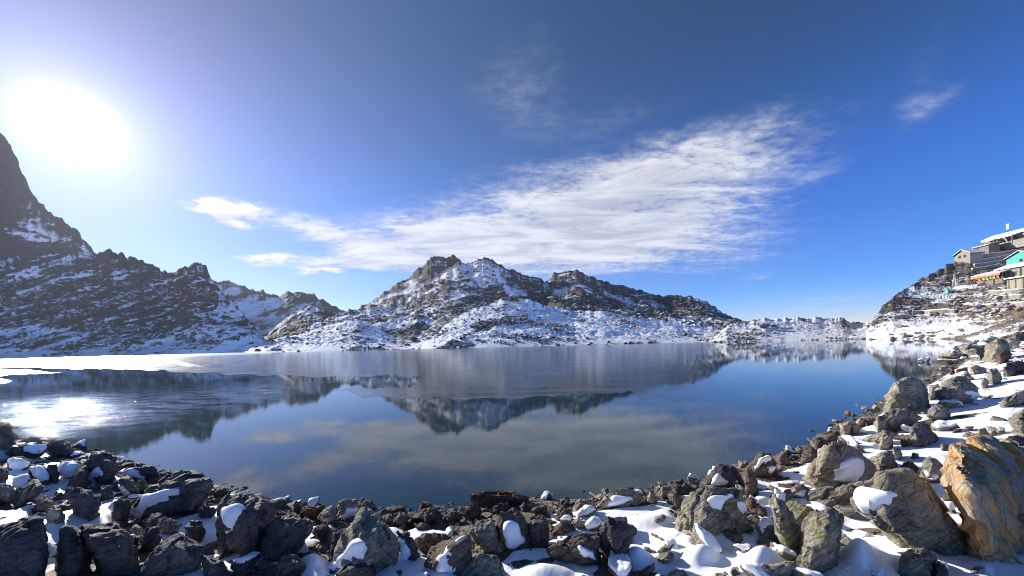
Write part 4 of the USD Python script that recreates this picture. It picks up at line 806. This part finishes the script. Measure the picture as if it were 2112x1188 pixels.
while len(placed) < goal and tries < 9000:
    tries += 1
    t = rng.random(); a, b = np.array([27, 22.5]), np.array([98, 70]); q = a + (b - a) * t ** 1.3
    nrm = np.array([0.64, -0.77]); q = q + nrm * rng.uniform(-0.6, 6.5); r = rng.uniform(0.3, 0.8) * (0.5 + q[1] / 80)
    px = proj(np.array([q[0], q[1], 0.5]))[0]
    if px < 2150 and clear(q[0], q[1], r, 0.8): put_stone(float(q[0]), float(q[1]), float(r), ZONES[-1])

def instancer(name, label, cat, mats, protos, P, r, ori=True, seed=1):
    """Uncountable stones as one object."""
    g = np.random.default_rng(seed)
    path = free('/World/' + name)
    pi = UsdGeom.PointInstancer.Define(stage, path)
    for j, (m, pr) in enumerate([(m, pr) for m in mats for pr in protos]):
        usdkit.mesh(stage, f'{path}/kinds/rock_{j:03d}', (pr[0], pr[2]), m, smooth=False if len(pr[2]) < 400 else 40)
        pi.GetPrototypesRel().AddTarget(f'{path}/kinds/rock_{j:03d}')
    n = len(P)
    pi.CreateProtoIndicesAttr(Vt.IntArray.FromNumpy(g.integers(0, len(mats) * len(protos), n).astype(np.int32)))
    pi.CreatePositionsAttr(Vt.Vec3fArray.FromNumpy(P.astype(np.float32)))
    a = g.uniform(0, 2 * np.pi, n) / 2; tilt = g.normal(0, 0.15, (n, 2))
    pi.CreateOrientationsAttr(Vt.QuathArray([Gf.Quath(*map(float, (np.array([math.cos(x), tx, ty, math.sin(x)]) / np.linalg.norm([math.cos(x), tx, ty, math.sin(x)])))) for x, (tx, ty) in zip(a, tilt)]))
    pi.CreateScalesAttr(Vt.Vec3fArray.FromNumpy((r[:, None] * g.uniform(.7, 1.25, (n, 3))).astype(np.float32)))
    tag(pi, label, cat, kind='stuff')
# gravel and cobbles under and between the stones, and on the lake bed
N = 6500
px = rng.uniform(-60, 2130, N); py = np.interp(px, sp[:, 0], sp[:, 1]) + rng.uniform(-70, 200, N) * rng.random(N)
X, Z = ray(px, py); D = np.minimum((EYE - 0.1) / np.maximum(-Z, 0.03), 60); X = X * D
s_ = inland(X, D); r_ = 0.028 * 4.2 ** (rng.random(N) ** 1.8) * (0.6 + D / 14)
ok = s_ > -3.5
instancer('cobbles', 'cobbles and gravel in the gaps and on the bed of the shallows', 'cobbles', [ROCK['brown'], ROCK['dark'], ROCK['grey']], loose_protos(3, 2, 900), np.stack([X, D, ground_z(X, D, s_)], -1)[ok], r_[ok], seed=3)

# ------------------------------------------------------------------ snow cover between the stones
ax = np.arange(-1.75, 1.80, 0.0042); ld = np.arange(math.log(1.3), math.log(95), 0.0062)
AX, LD = np.meshgrid(ax, ld); SY = np.exp(LD); SX = AX * SY
SS = inland(SX, SY); G0 = ground_z(SX, SY, SS)
top = np.full(AX.shape, -9.0)
for v in STONES:
    i = np.round((np.log(np.maximum(v[:, 1], 0.5)) - ld[0]) / 0.0062).astype(int); j = np.round((v[:, 0] / np.maximum(v[:, 1], 0.5) - ax[0]) / 0.0042).astype(int)
    ok = (i >= 0) & (i < len(ld)) & (j >= 0) & (j < len(ax)); np.maximum.at(top, (i[ok], j[ok]), v[ok, 2])
top = ndimage.maximum_filter(top, 5)
rise = np.clip(top - G0, 0, 0.55)
soft = ndimage.gaussian_filter(rise, 7) * 0.09 + ndimage.gaussian_filter(rise, 20) * 0.06
pix = proj(np.stack([SX, SY, G0 + 0.1], -1))
cov = fbm(np.stack([SX / 0.75, SY / 0.75, 0 * SX], -1), 4, 41) - 0.5
want = np.interp(pix[..., 0], [0, 300, 600, 900, 1200, 1450, 1700, 2112], [.02, .02, .02, .02, .035, .05, .06, .07])
want += 0.02 * smooth01((SY - 14) / 10)
edge = smooth01((SS - 0.10 - 0.5 * np.clip(cov, -.3, .3)) / 0.45)
T = np.clip(want + cov * 0.42, -0.12, 0.05) * 0.8
PATCH = [('A', '0,740 120,660 265,625 240,700 190,750 0,785'), ('A', '1190,770 1300,730 1430,725 1390,780 1290,810'), ('A', '690,720 770,700 800,790 690,810'), 
         ('A', '1900,860 1940,720 2040,750 2000,800'), ('B', '880,840 1010,790 1380,840 1280,910 1020,900'), ('B', '1110,1000 1300,1090 1100,1180'), ('B', '270,860 310,775 450,770 440,850'), ('B', '930,1120 1100,1030 1080,1180 920,1190'),
         ('C', '90,980 180,880 300,870 180,960'), ('C', '1510,680 1560,545 1730,540 1700,620'), ('C', '1530,860 1600,700 1690,720 1680,860'), ('C', '780,850 900,800 1100,830 960,940 830,930'), ('D', '1200,300 1500,100 2000,20 1990,160 1600,330 1300,380'), ('D', '860,230 1090,200 1080,320 940,290'), ('E', '560,1160 800,1080 1100,1000 1400,860 1468,900 1300,1180 700,1188'), ('E', '1060,780 1250,840 1468,720 1468,840 1180,900')]
for tl, s in PATCH:
    sd = sd_poly(parse(tl, s), pix.reshape(-1, 2)).reshape(AX.shape)
    T = np.maximum(T, (smooth01((sd + 8) / 16) * 0.17 - 0.12))
zs = G0 + np.where(T > 0, T + soft * 0.8 * smooth01(T / 0.05), T) 
mt = np.full(AX.shape, -9.0)
for v in MOUNDS:
    for a_, b_, c_ in ((0, 0, 0), (1, 0, 0), (0, 1, 0), (1, 1, 0)):
        i = np.round((np.log(np.maximum(v[:, 1], 0.5)) - ld[0]) / 0.0062).astype(int) + a_; j = np.round((v[:, 0] / np.maximum(v[:, 1], 0.5) - ax[0]) / 0.0042).astype(int) + b_
        ok = (i >= 0) & (i < len(ld)) & (j >= 0) & (j < len(ax)); np.maximum.at(mt, (i[ok], j[ok]), v[ok, 2])
mt = ndimage.grey_closing(mt, 7)
mr = np.clip(mt - G0, 0, 1.0)
dome = np.maximum(ndimage.gaussian_filter(mr, 5) * 1.0, ndimage.gaussian_filter(mr, 13) * 1.05)
zs = np.maximum(zs, np.where(dome > 0.02, G0 + dome, -9))
zs = np.where(edge > 0, G0 * (1 - edge) + zs * edge - (1 - edge) * 0.15, G0 - 0.3)
zs = ndimage.gaussian_filter(zs, 1.2)
zs += (fbm(np.stack([SX / 0.30, SY / 0.30, 0 * SX], -1), 5, 8) - 0.5) * 0.045
sv = np.stack([SX, SY, zs], -1).reshape(-1, 3); sf = grid_faces(*AX.shape)
seen = (zs > G0 - 0.10).ravel(); sf = sf[seen[sf].any(1)]
ids, inv = np.unique(sf, return_inverse=True)
tag(obj('snow_cover', (sv[ids], inv.reshape(-1, 3)), SNOW, smooth=True), 'white snow lying between the boulders of the near shore', kind='structure')
# ------------------------------------------------------------------ boulder fields on the far slopes
def mat_far_rock(name, dark, light):
    g = Graph(); p = g.node('geometry', 'position'); nn = g.node('geometry', 'normal')
    r = g.node('object_info', 'random'); z = g.node('separate_xyz', 'z', vector=nn)
    n = g.noise(p, 1.6, 5, 0.65)
    col = g.mix(g.mr(g.m('multiply_add', n, 0.7, g.m('multiply', r, 0.5)), 0.3, 0.85, kind='linear'), dark, light)
    k = g.mr(g.m('add', z, g.m('multiply_add', n, 0.8, -0.4)), 0.55, 0.72)
    k = g.m('multiply', k, g.mr(r, 0.15, 0.3))
    col = g.mix(k, col, (0.80, 0.81, 0.84))
    return g.build(f'/World/Looks/{name}', surface=g.node('principled_bsdf', 'BSDF', base_color=col, roughness=0.85, specular_ior_level=0.25))
FAR = [mat_far_rock('far_grey_rock', (0.035, 0.034, 0.031), (0.13, 0.125, 0.11)), mat_far_rock('far_brown_rock', (0.055, 0.042, 0.034), (0.17, 0.125, 0.095))]
FARH = [mat_far_rock('hill_grey_rock', (0.085, 0.076, 0.066), (0.30, 0.27, 0.23)), mat_far_rock('hill_brown_rock', (0.11, 0.08, 0.06), (0.33, 0.24, 0.17))]
CHUNK = loose_protos(4, 2, 1300)
def slope_points(i, n, seed, name='mountain', x0=-1e9, x1=1e9, t0=0.0, t1=1.0, rocky=True):
    v, nm, S, R, c, rows = HILLS[name][i]
    g = np.random.default_rng(seed); p = proj(v); row = np.repeat(np.arange(R), c) / rows
    cl = fbm(v / 14.0, 3, 55 + i) - 0.5
    w = ((p[:, 0] > x0) & (p[:, 0] < x1) & (row >= t0) & (row <= t1) & (v[:, 2] > -0.2)).astype(float)
    w *= np.clip(0.05 + cl * 3.0, 0.02, 1) * (np.clip(1.2 - S, 0.1, 1) if rocky else 1) * np.gradient(v[:, 1].reshape(R, c), axis=0).ravel().clip(0.2, 5)
    return v[g.choice(len(v), n, p=w / w.sum())]
def scatter(label, mats, i, n, lo, hi, seed, name='mountain', **k):
    P = slope_points(i, n, seed, name, **k); g = np.random.default_rng(seed + 1)
    r = lo * (hi / lo) ** (g.random(n) ** 2.2)
    instancer('boulder_field', label, 'boulders', mats, CHUNK, P + np.stack([0 * r, 0 * r, r * 0.15], -1), r, seed=seed)
scatter('broken rocks strewn over the central mountain', FAR, 5, 3800, 0.7, 3.6, 201, t1=0.95)
scatter('boulder fields on the snowy shoulder across the lake', FAR, 6, 2600, 0.35, 1.9, 202)
scatter('few dark rocks on the white apron left of the central mountain', FAR, 7, 300, 0.3, 1.8, 203)
scatter('rocks along the low spit at the end of the lake', FARH, 8, 420, 0.3, 1.5, 204)
scatter('scree on the shaded range at left', FAR[:1], 1, 2600, 0.8, 3.4, 205, t1=0.7, x0=-200)
scatter('rocks covering the hillside under the settlement', FARH, 0, 3600, 0.3, 1.7, 206, name='hillside', rocky=False)
scatter('rocks at the waterline below the snowy shoulder', FAR, 6, 420, 0.3, 1.3, 212, t1=0.10)
scatter('rocks at the waterline below the white apron', FAR, 7, 130, 0.3, 1.3, 213, t1=0.10)
scatter('rocks at the waterline of the low spit', FARH, 8, 240, 0.25, 1.1, 214, t1=0.15)
scatter('rocks at the foot of the settlement hill', FARH, 0, 420, 0.3, 1.2, 215, name='hillside', rocky=False, t1=0.14)
ALLP = {k: [(proj(h[0]), h[0], np.repeat(np.arange(h[3]), h[4]) <= h[5]) for h in hs] for k, hs in HILLS.items()}
def on_slope(px, py, name='hillside', i=0):
    p, v, front = ALLP[name][i]
    d = np.where(front, np.hypot(p[:, 0] - px, p[:, 1] - py), 1e9)
    j = np.argsort(d)[:4]
    return v[j].mean(0)
for (px, py, w, i, lab, kd) in [(1166, 648, 21, 6, 'round dark boulder alone on the smooth snow shoulder across the lake', 0), (1199, 645, 9, 6, 'small dark boulder just right of the lone one on the snow shoulder', 0), (1060, 618, 24, 6, 'flat brown rock on the crest of the snow shoulder', 1), (1200, 664, 18, 6, 'dark block below the lone boulder on the snow shoulder', 0), (887, 716, 16, 7, 'dark rock at the water end of the white apron', 0), (758, 700, 16, 7, 'pointed dark rock standing on the white apron', 0), (736, 702, 14, 7, 'dark rock left of the pointed one on the white apron', 0), (1572, 676, 26, 8, 'snow topped boulder at the near end of the spit', 1), (1592, 674, 15, 8, 'dark boulder leaning on the snow topped one of the spit', 1), (1655, 662, 18, 8, 'rounded boulder on the crest of the spit', 1), (1480, 688, 12, 6, 'brown block at the waterline near the foot of the spit', 1)]:
    P = on_slope(px, py, 'mountain', i); r = w * P[1] / F * 0.5; c = CHUNK[px % 4]
    m = obj('boulder', (c[0] * r + P + [0, -0.3 * r, r * 0.35], c[2]), FAR[kd], smooth=False); tag(m, lab, 'boulder')

# ------------------------------------------------------------------ the settlement on the right hillside
def flat_mat(name, col, var=0.25, sc=1.5, rough=0.8, bump=0.3):
    g = Graph(); p = g.node('geometry', 'position'); n = g.noise(p, sc, 6, 0.65)
    c = g.mix(g.mr(n, 0.3, 0.7), tuple(x * (1 - var) for x in col), tuple(min(1, x * (1 + var)) for x in col))
    nb = g.node('bump', 'normal', height=n, strength=bump, distance=0.05)
    return g.build(f'/World/Looks/{name}', surface=g.node('principled_bsdf', 'BSDF', base_color=c, roughness=rough, normal=nb))
def stone_wall_mat(name, c1, c2, mortar):
    g = Graph(); p = g.node('geometry', 'position')
    q = g.map(p, (1, 1, 1), (math.pi / 2, 0, math.radians(80)))
    b = g.node('brick_texture', 'color', vector=q, color1=c1, color2=c2, mortar=mortar, scale=1.0, mortar_size=0.03, brick_width=0.7, row_height=0.3, bias=0.0)
    c = g.mix(0.5, b, g.mix(g.noise(p, 2.5, 5), c1, c2))
    return g.build(f'/World/Looks/{name}', surface=g.node('principled_bsdf', 'BSDF', base_color=c, roughness=0.9))
STONEWALL = stone_wall_mat('stone_masonry', (0.24, 0.21, 0.165), (0.34, 0.30, 0.24), (0.14, 0.125, 0.105))
GREYWALL = stone_wall_mat('grey_masonry', (0.25, 0.22, 0.185), (0.38, 0.34, 0.29), (0.15, 0.135, 0.12))
TAN, TEAL, ORANGE = flat_mat('tan_plaster', (0.34, 0.29, 0.19)), flat_mat('teal_paint', (0.08, 0.42, 0.33), 0.12), flat_mat('orange_cloth', (0.50, 0.20, 0.08))
WOOD, IRON, DARKIN = flat_mat('weathered_wood', (0.20, 0.165, 0.135)), flat_mat('dark_iron', (0.06, 0.055, 0.06)), flat_mat('shaded_glass', (0.035, 0.035, 0.04), 0.2, rough=0.25)
YELLOW, GREEN, WHITE, BLUE = flat_mat('yellow_cloth', (0.62, 0.48, 0.08)), flat_mat('green_cloth', (0.10, 0.42, 0.16)), flat_mat('white_cloth', (0.78, 0.80, 0.80), 0.05), flat_mat('pale_blue_cloth', (0.45, 0.65, 0.78))
E1 = unit([-0.20, -0.98, 0]); NN = unit([-0.98, 0.20, 0]); UP = np.array([0, 0, 1.0])
def lbox(a0, a1, b0, b1, z0, z1):
    """A box in house axes: a along the lake shore towards the viewer, b back into the hill, z up."""
    m = trimesh.creation.box([a1 - a0, b1 - b0, z1 - z0]); m.apply_translation([(a0 + a1) / 2, (b0 + b1) / 2, (z0 + z1) / 2]); return m
def world(m, rot=0.0):
    m = m.copy(); R = np.eye(4); R[:3, 0], R[:3, 1], R[:3, 2] = E1, -NN, UP
    m.apply_transform(R)
    if np.linalg.det(R[:3, :3]) < 0: m.invert()
    return m
def prism(pts2, a0, a1):
    """Cross-section (b, z) pulled along the facade from a0 to a1."""
    p = np.array(pts2, float); n = len(p)
    v = np.vstack([np.c_[np.full(n, a0), p], np.c_[np.full(n, a1), p]])
    h = trimesh.Trimesh(v, ConvexHull(v).simplices, process=False); h.fix_normals(); return h
def part(t, name, m, mat): return obj(name, world(m), mat, t, smooth=False)
def hand_house(px, py, lab, cat, build, dz=0.0, turn=None):
    P = on_slope(px, py); t = thing('house' if cat != 'stall' else 'market_stall', lab, cat, None, P + [0, 0, dz]); build(t); return t
def window(t, a, z, w=0.8, h=1.0, b=0.0):
    f = part(t, 'window', lbox(a - w / 2 - .1, a + w / 2 + .1, b - .12, b + .1, z - .1, z + h + .1), WOOD)
    obj('pane', world(lbox(a - w / 2, a + w / 2, b - .16, b - .115, z, z + h)), DARKIN, f, smooth=False)
def pitched(t, L, dep, h, rise, over=0.6, mat=IRON, snow=0.28, wallmat=None, a0=0.0):
    """Two-sided roof whose ridge runs along the facade, snow lying on it."""
    r = dep / 2
    part(t, 'roof', prism([(-over, h - 0.25), (r, h + rise), (dep + over, h - 0.25), (dep + over, h - 0.40), (-over, h - 0.40)], a0 - over, L + over), mat)
    part(t, 'roof_snow', prism([(-over - .05, h - 0.24), (-over + .1, h - 0.02 + snow * .6), (r, h + rise + snow), (dep + over, h - 0.05 + snow * .6), (dep + over, h - 0.22)], a0 - over + .1, L + over - .1), SNOW)
def mid_house(t):
    L, h = 20, 5.2
    part(t, 'wall', lbox(0, L, 0, 7, -3, h), STONEWALL)
    for a in (3.6, 7.2, 10.8, 14.4): part(t, 'drainpipe', lbox(a - .14, a + .14, -.22, -.002, -1, h - .4), IRON)
    for a in (1.8, 5.4, 9.0, 12.6, 16.2): window(t, a, 2.3, 0.8, 1.2)
    pitched(t, L, 7, h, 1.5)
def lower_house(t):
    L, h = 16, 4.2
    part(t, 'wall', lbox(0, L, 0, 6, -3, h), TAN)
    for a in (0.3, 2.2, 4.2): part(t, 'pilaster', lbox(a - .22, a + .22, -.2, -.002, -2, h - .2), STONEWALL)
    window(t, 7.5, 1.6, 1.0, 1.2); window(t, 10.5, 1.6, 1.0, 1.2)
    part(t, 'roof', lbox(-.4, L + .4, -.7, 6, h, h + .18), IRON); part(t, 'roof_snow', lbox(-.35, L + .35, -.65, 6, h + .18, h + .55), SNOW)
def gable_house(L, dep, h, rise, mat, wins, post=False):
    def f(t):   # gable towards the lake
        part(t, 'wall', lbox(0, L, 0, dep, -3, h), mat)
        g = prism([(0.0, h), (0.0, h + 1e-3), (dep, h), (dep, h + 1e-3)], 0, L)
        v = np.array([[0, 0, h + .002], [L, 0, h + .002], [L / 2, 0, h + rise], [0, dep, h + .002], [L, dep, h + .002], [L / 2, dep, h + rise]])
        part(t, 'gable', trimesh.Trimesh(v, ConvexHull(v).simplices), mat)
        for s in (0, 1):
            a, b = (-.5, L / 2) if s == 0 else (L + .5, L / 2)
            z0 = h - .5 * rise / (L / 2)
            v = np.array([[a, y, z0 + d] for y in (-.6, dep) for d in (.03, .20)] + [[b, y, h + rise + d] for y in (-.6, dep) for d in (.03, .20)])
            part(t, 'roof', trimesh.Trimesh(v, ConvexHull(v).simplices), IRON)
            v = np.array([[a, y, z0 + d] for y in (-.5, dep) for d in (.21, .42)] + [[b, y, h + rise + d] for y in (-.5, dep) for d in (.21, .50)])
            part(t, 'roof_snow', trimesh.Trimesh(v, ConvexHull(v).simplices), SNOW)
        for a, z in wins: window(t, a, z)
    return f
def long_house(t):
    L, h = 26, 3.6
    part(t, 'wall', lbox(0, L, 0, 7, -3, h), GREYWALL)
    pitched(t, L, 7, h, 1.9, 0.8)
    for a, b in ((2.0, 7.0), (8.0, 14.0)):
        part(t, 'porch_roof', prism([(-3.2, 2.3), (-0.05, 3.1), (-0.05, 2.95), (-3.2, 2.15)], a, b), IRON)
        part(t, 'porch_snow', prism([(-3.15, 2.32), (-3.1, 2.5), (-0.08, 3.4), (-0.08, 3.12)], a + .05, b - .05), SNOW)
        for q in (a + .2, b - .2): part(t, 'post', lbox(q - .12, q + .12, -3.0, -2.76, -2, 2.2), WOOD)
    for a in (1.0, 9.5, 12.2, 16, 19): window(t, a, 0.9, 0.9, 1.2)
    part(t, 'door', lbox(4.2, 5.2, -.1, -.002, -0.2, 2.0), WOOD)
def shed(t):
    part(t, 'wall', lbox(0, 6.0, 0, 4, -2.5, 2.2), WOOD)
    part(t, 'roof', prism([(-.6, 2.1), (4, 3.0), (4, 2.85), (-.6, 1.95)], -.4, 6.4), IRON); part(t, 'roof_snow', prism([(-.6, 2.12), (-.5, 2.35), (4, 3.35), (4, 3.02)], -.35, 6.35), SNOW)
    part(t, 'door', lbox(1.0, 1.9, -.1, -.002, -.2, 1.7), IRON)
def stall(t):
    L = 9.5
    for a in (0.2, 3.2, 6.3, 9.3): part(t, 'post', lbox(a - .1, a + .1, -.2, 0.0, -2, 2.5), WOOD)
    part(t, 'back_wall', lbox(0, L, 3.4, 3.7, -2, 2.8), IRON)
    part(t, 'roof', prism([(-.9, 2.45), (3.8, 3.6), (3.8, 3.45), (-.9, 2.3)], -.4, L), IRON); part(t, 'roof_snow', prism([(-.9, 2.47), (-.8, 2.75), (3.8, 4.0), (3.8, 3.62)], -.4, L - .02), SNOW)
    part(t, 'awning', lbox(-.3, L - .1, -1.02, -.93, 1.55, 2.4), ORANGE)
    part(t, 'counter', lbox(0.3, L - .2, .2, 1.0, -1.5, .7), WOOD)
    for k, (a, m) in enumerate([(2.2, ORANGE), (3.6, YELLOW), (4.8, YELLOW), (5.9, GREEN), (7.0, YELLOW), (8.2, ORANGE)]):
        part(t, 'hanging_cloth', lbox(a - .35, a + .35, -.5, -.4, .6, 1.7), m)
hand_house(2057, 585, 'stone house with three bays of small windows and a snowy roof', 'house', mid_house)
hand_house(2078, 602, 'low tan house with a flat snowy roof below the stone house', 'house', lower_house)
hand_house(2076, 551, 'teal green gabled house above the stone house', 'house', gable_house(9, 7, 3.0, 2.2, TEAL, [(4.9, 1.0)]))
hand_house(2031, 512, 'long grey house with porches and a snowy roof along the hilltop', 'house', long_house)
hand_house(1965, 536, 'grey gabled house standing on the skyline at the left end of the settlement', 'house', gable_house(6.5, 4.5, 2.4, 1.9, GREYWALL, [(2.2, 0.9), (4.4, 0.9)]))
hand_house(2009, 520, 'small wooden shed between the skyline house and the long house', 'shed', shed)
hand_house(2010, 584, 'market stall with an orange awning and coloured cloths beside the stone house', 'stall', stall)
P = on_slope(2076, 500) + [0, 0, 0]; t = thing('flagpole', 'white flag on a thin pole above the long grey house', 'flag', None, P)
m = trimesh.creation.cylinder(0.07, 9.5, sections=8); m.apply_translation([0, 0, 4.75]); obj('pole', m, WOOD, t)
m = trimesh.creation.box([0.05, 0.9, 2.6]); m.apply_translation([0, -.5, 8.0]); obj('flag', m, WHITE, t, smooth=False)
def low_wall(label, pix, h, mat, th=0.5, name='retaining_wall', cap=True, cat='wall'):
    pix = np.array(pix, float); L = np.linspace(0, 1, max(6, int(np.ptp(pix[:, 0]) / 3)))
    x = np.interp(L, np.linspace(0, 1, len(pix)), pix[:, 0]); y = np.interp(L, np.linspace(0, 1, len(pix)), pix[:, 1])
    P = np.array([on_slope(a, b) for a, b in zip(x, y)]); P = ndimage.gaussian_filter1d(P, 1.2, axis=0, mode='nearest')
    d = np.gradient(P, axis=0); nrm = np.stack([d[:, 1], -d[:, 0], 0 * d[:, 0]], -1); nrm /= np.linalg.norm(nrm, axis=1, keepdims=True) + 1e-9
    def strip(z0, z1, w):
        ring = np.stack([P - nrm * w + [0, 0, z0], P + nrm * w + [0, 0, z0], P + nrm * w + [0, 0, z1], P - nrm * w + [0, 0, z1]], 1)
        n = len(P); v = ring.reshape(-1, 3); f = []
        for i in range(n - 1):
            for k in range(4):
                a, b = i * 4 + k, i * 4 + (k + 1) % 4; f += [[a, b, b + 4], [a, b + 4, a + 4]]
        f += [[0, 2, 1], [0, 3, 2], [4 * n - 4, 4 * n - 3, 4 * n - 2], [4 * n - 4, 4 * n - 2, 4 * n - 1]]
        m = trimesh.Trimesh(v, f, process=False); m.fix_normals(); return m
    t = thing(name, label, cat)
    obj('wall', strip(-1.5, h, th / 2), mat, t, smooth=False)
    if cap: obj('snow_ridge', strip(h + .003, h + .22, th * 0.8), SNOW, t, smooth=False)
for k, (lab, pix, h, mt) in enumerate([
    ('terrace wall just below the long grey house', [(2030, 520), (2070, 516), (2112, 508), (2160, 500)], 1.2, GREYWALL),
    ('second terrace wall below the long grey house', [(2022, 531), (2060, 526), (2112, 518), (2160, 510)], 1.2, GREYWALL),
    ('third terrace wall below the long grey house', [(2012, 541), (2050, 536), (2085, 530)], 1.1, GREYWALL),
    ('terrace wall level with the teal house', [(2008, 550), (2040, 545), (2072, 540)], 1.0, GREYWALL),
    ('terrace wall above the market stall', [(2004, 560), (2030, 555), (2062, 549)], 1.0, GREYWALL),
    ('long low wall close over the far waterline', [(1880, 648), (1925, 646), (1972, 645)], 1.1, STONEWALL),
    ('short low wall at the hill foot near the spit', [(1842, 657), (1876, 655)], 1.0, STONEWALL),
    ('road parapet running out of the frame at right', [(2010, 640), (2055, 634), (2112, 632), (2160, 632)], 1.3, GREYWALL),
    ('wall with pale posters above the road parapet', [(2052, 622), (2080, 619), (2112, 617), (2150, 616)], 1.6, STONEWALL),
    ('stone terrace below the low tan house', [(2040, 606), (2075, 606), (2112, 603), (2150, 600)], 1.2, STONEWALL)]): low_wall(lab, pix, h, mt)
P = on_slope(1955, 603); v = np.array([[-1.0, -.9, -.4], [1.0, -.9, -.4], [1.0, .9, -.4], [-1.0, .9, -.4], [-.3, 0, 1.9], [.4, 0, 1.7]])
tag(obj('tarp_tent', (v + P, ConvexHull(v).simplices), TEAL, smooth=False), 'teal tarpaulin tent pitched among the rocks of the hillside', 'tent')
P = on_slope(1912, 608); v = np.array([[-1.0, -.6, -.3], [.9, -.8, -.3], [.8, .8, -.3], [-.9, .7, -.3], [-.2, 0, .9], [.4, .2, .7]])
tag(obj('tarp', (v + P, ConvexHull(v).simplices), GREEN, smooth=False), 'small crumpled green tarpaulin left of the teal tent', 'tarpaulin')
for (px, py, lean, lab) in [(1965, 590, -.18, 'pale pole leaning left above the teal tent'), (1973, 590, .12, 'pale pole leaning right above the teal tent')]:
    m = trimesh.creation.cylinder(0.13, 5.2, sections=8); m.apply_translation([0, 0, 2.4]); m.apply_transform(trimesh.transformations.rotation_matrix(lean, NN)); m.apply_translation(on_slope(px, py)); tag(obj('pole', m, flat_mat('bleached_wood', (0.6, 0.53, 0.45)), smooth=True), lab, 'pole')
# dry brush below the road
g = np.random.default_rng(5); bl = []
for _ in range(420):
    P = on_slope(g.uniform(1990, 2060), g.uniform(622, 642)) if _ % 6 == 0 else P + g.normal(0, .35, 3) * [1, 1, 0]
    d = unit([g.normal(0, .5), g.normal(0, .5), 1]); s = unit(np.cross(d, [0.3, 1, 0.1])) * 0.05; h = g.uniform(.6, 1.5)
    bl.append(np.array([P - s, P + s, P + d * h]))
bv = np.vstack(bl); tag(obj('dry_brush', (bv, np.arange(len(bv)).reshape(-1, 3)), flat_mat('dry_straw', (0.36, 0.26, 0.13)), smooth=False), 'dry straw coloured brush on the bank under the road', 'brush', kind='stuff')

# ------------------------------------------------------------------ air
vg = Graph()
HAZE = vg.build('/World/Looks/mountain_air', volume=vg.node('principled_volume', 'volume', color=(0.86, 0.91, 1.0), density=0.00007, anisotropy=0.40))
hz = trimesh.creation.box([2600, 2200, 370]); hz.apply_translation([0, 700, 370 / 2 - 5.6])
tag(obj('haze', hz, HAZE, smooth=False), 'thin bluish mountain air softening the far ridges', kind='stuff')
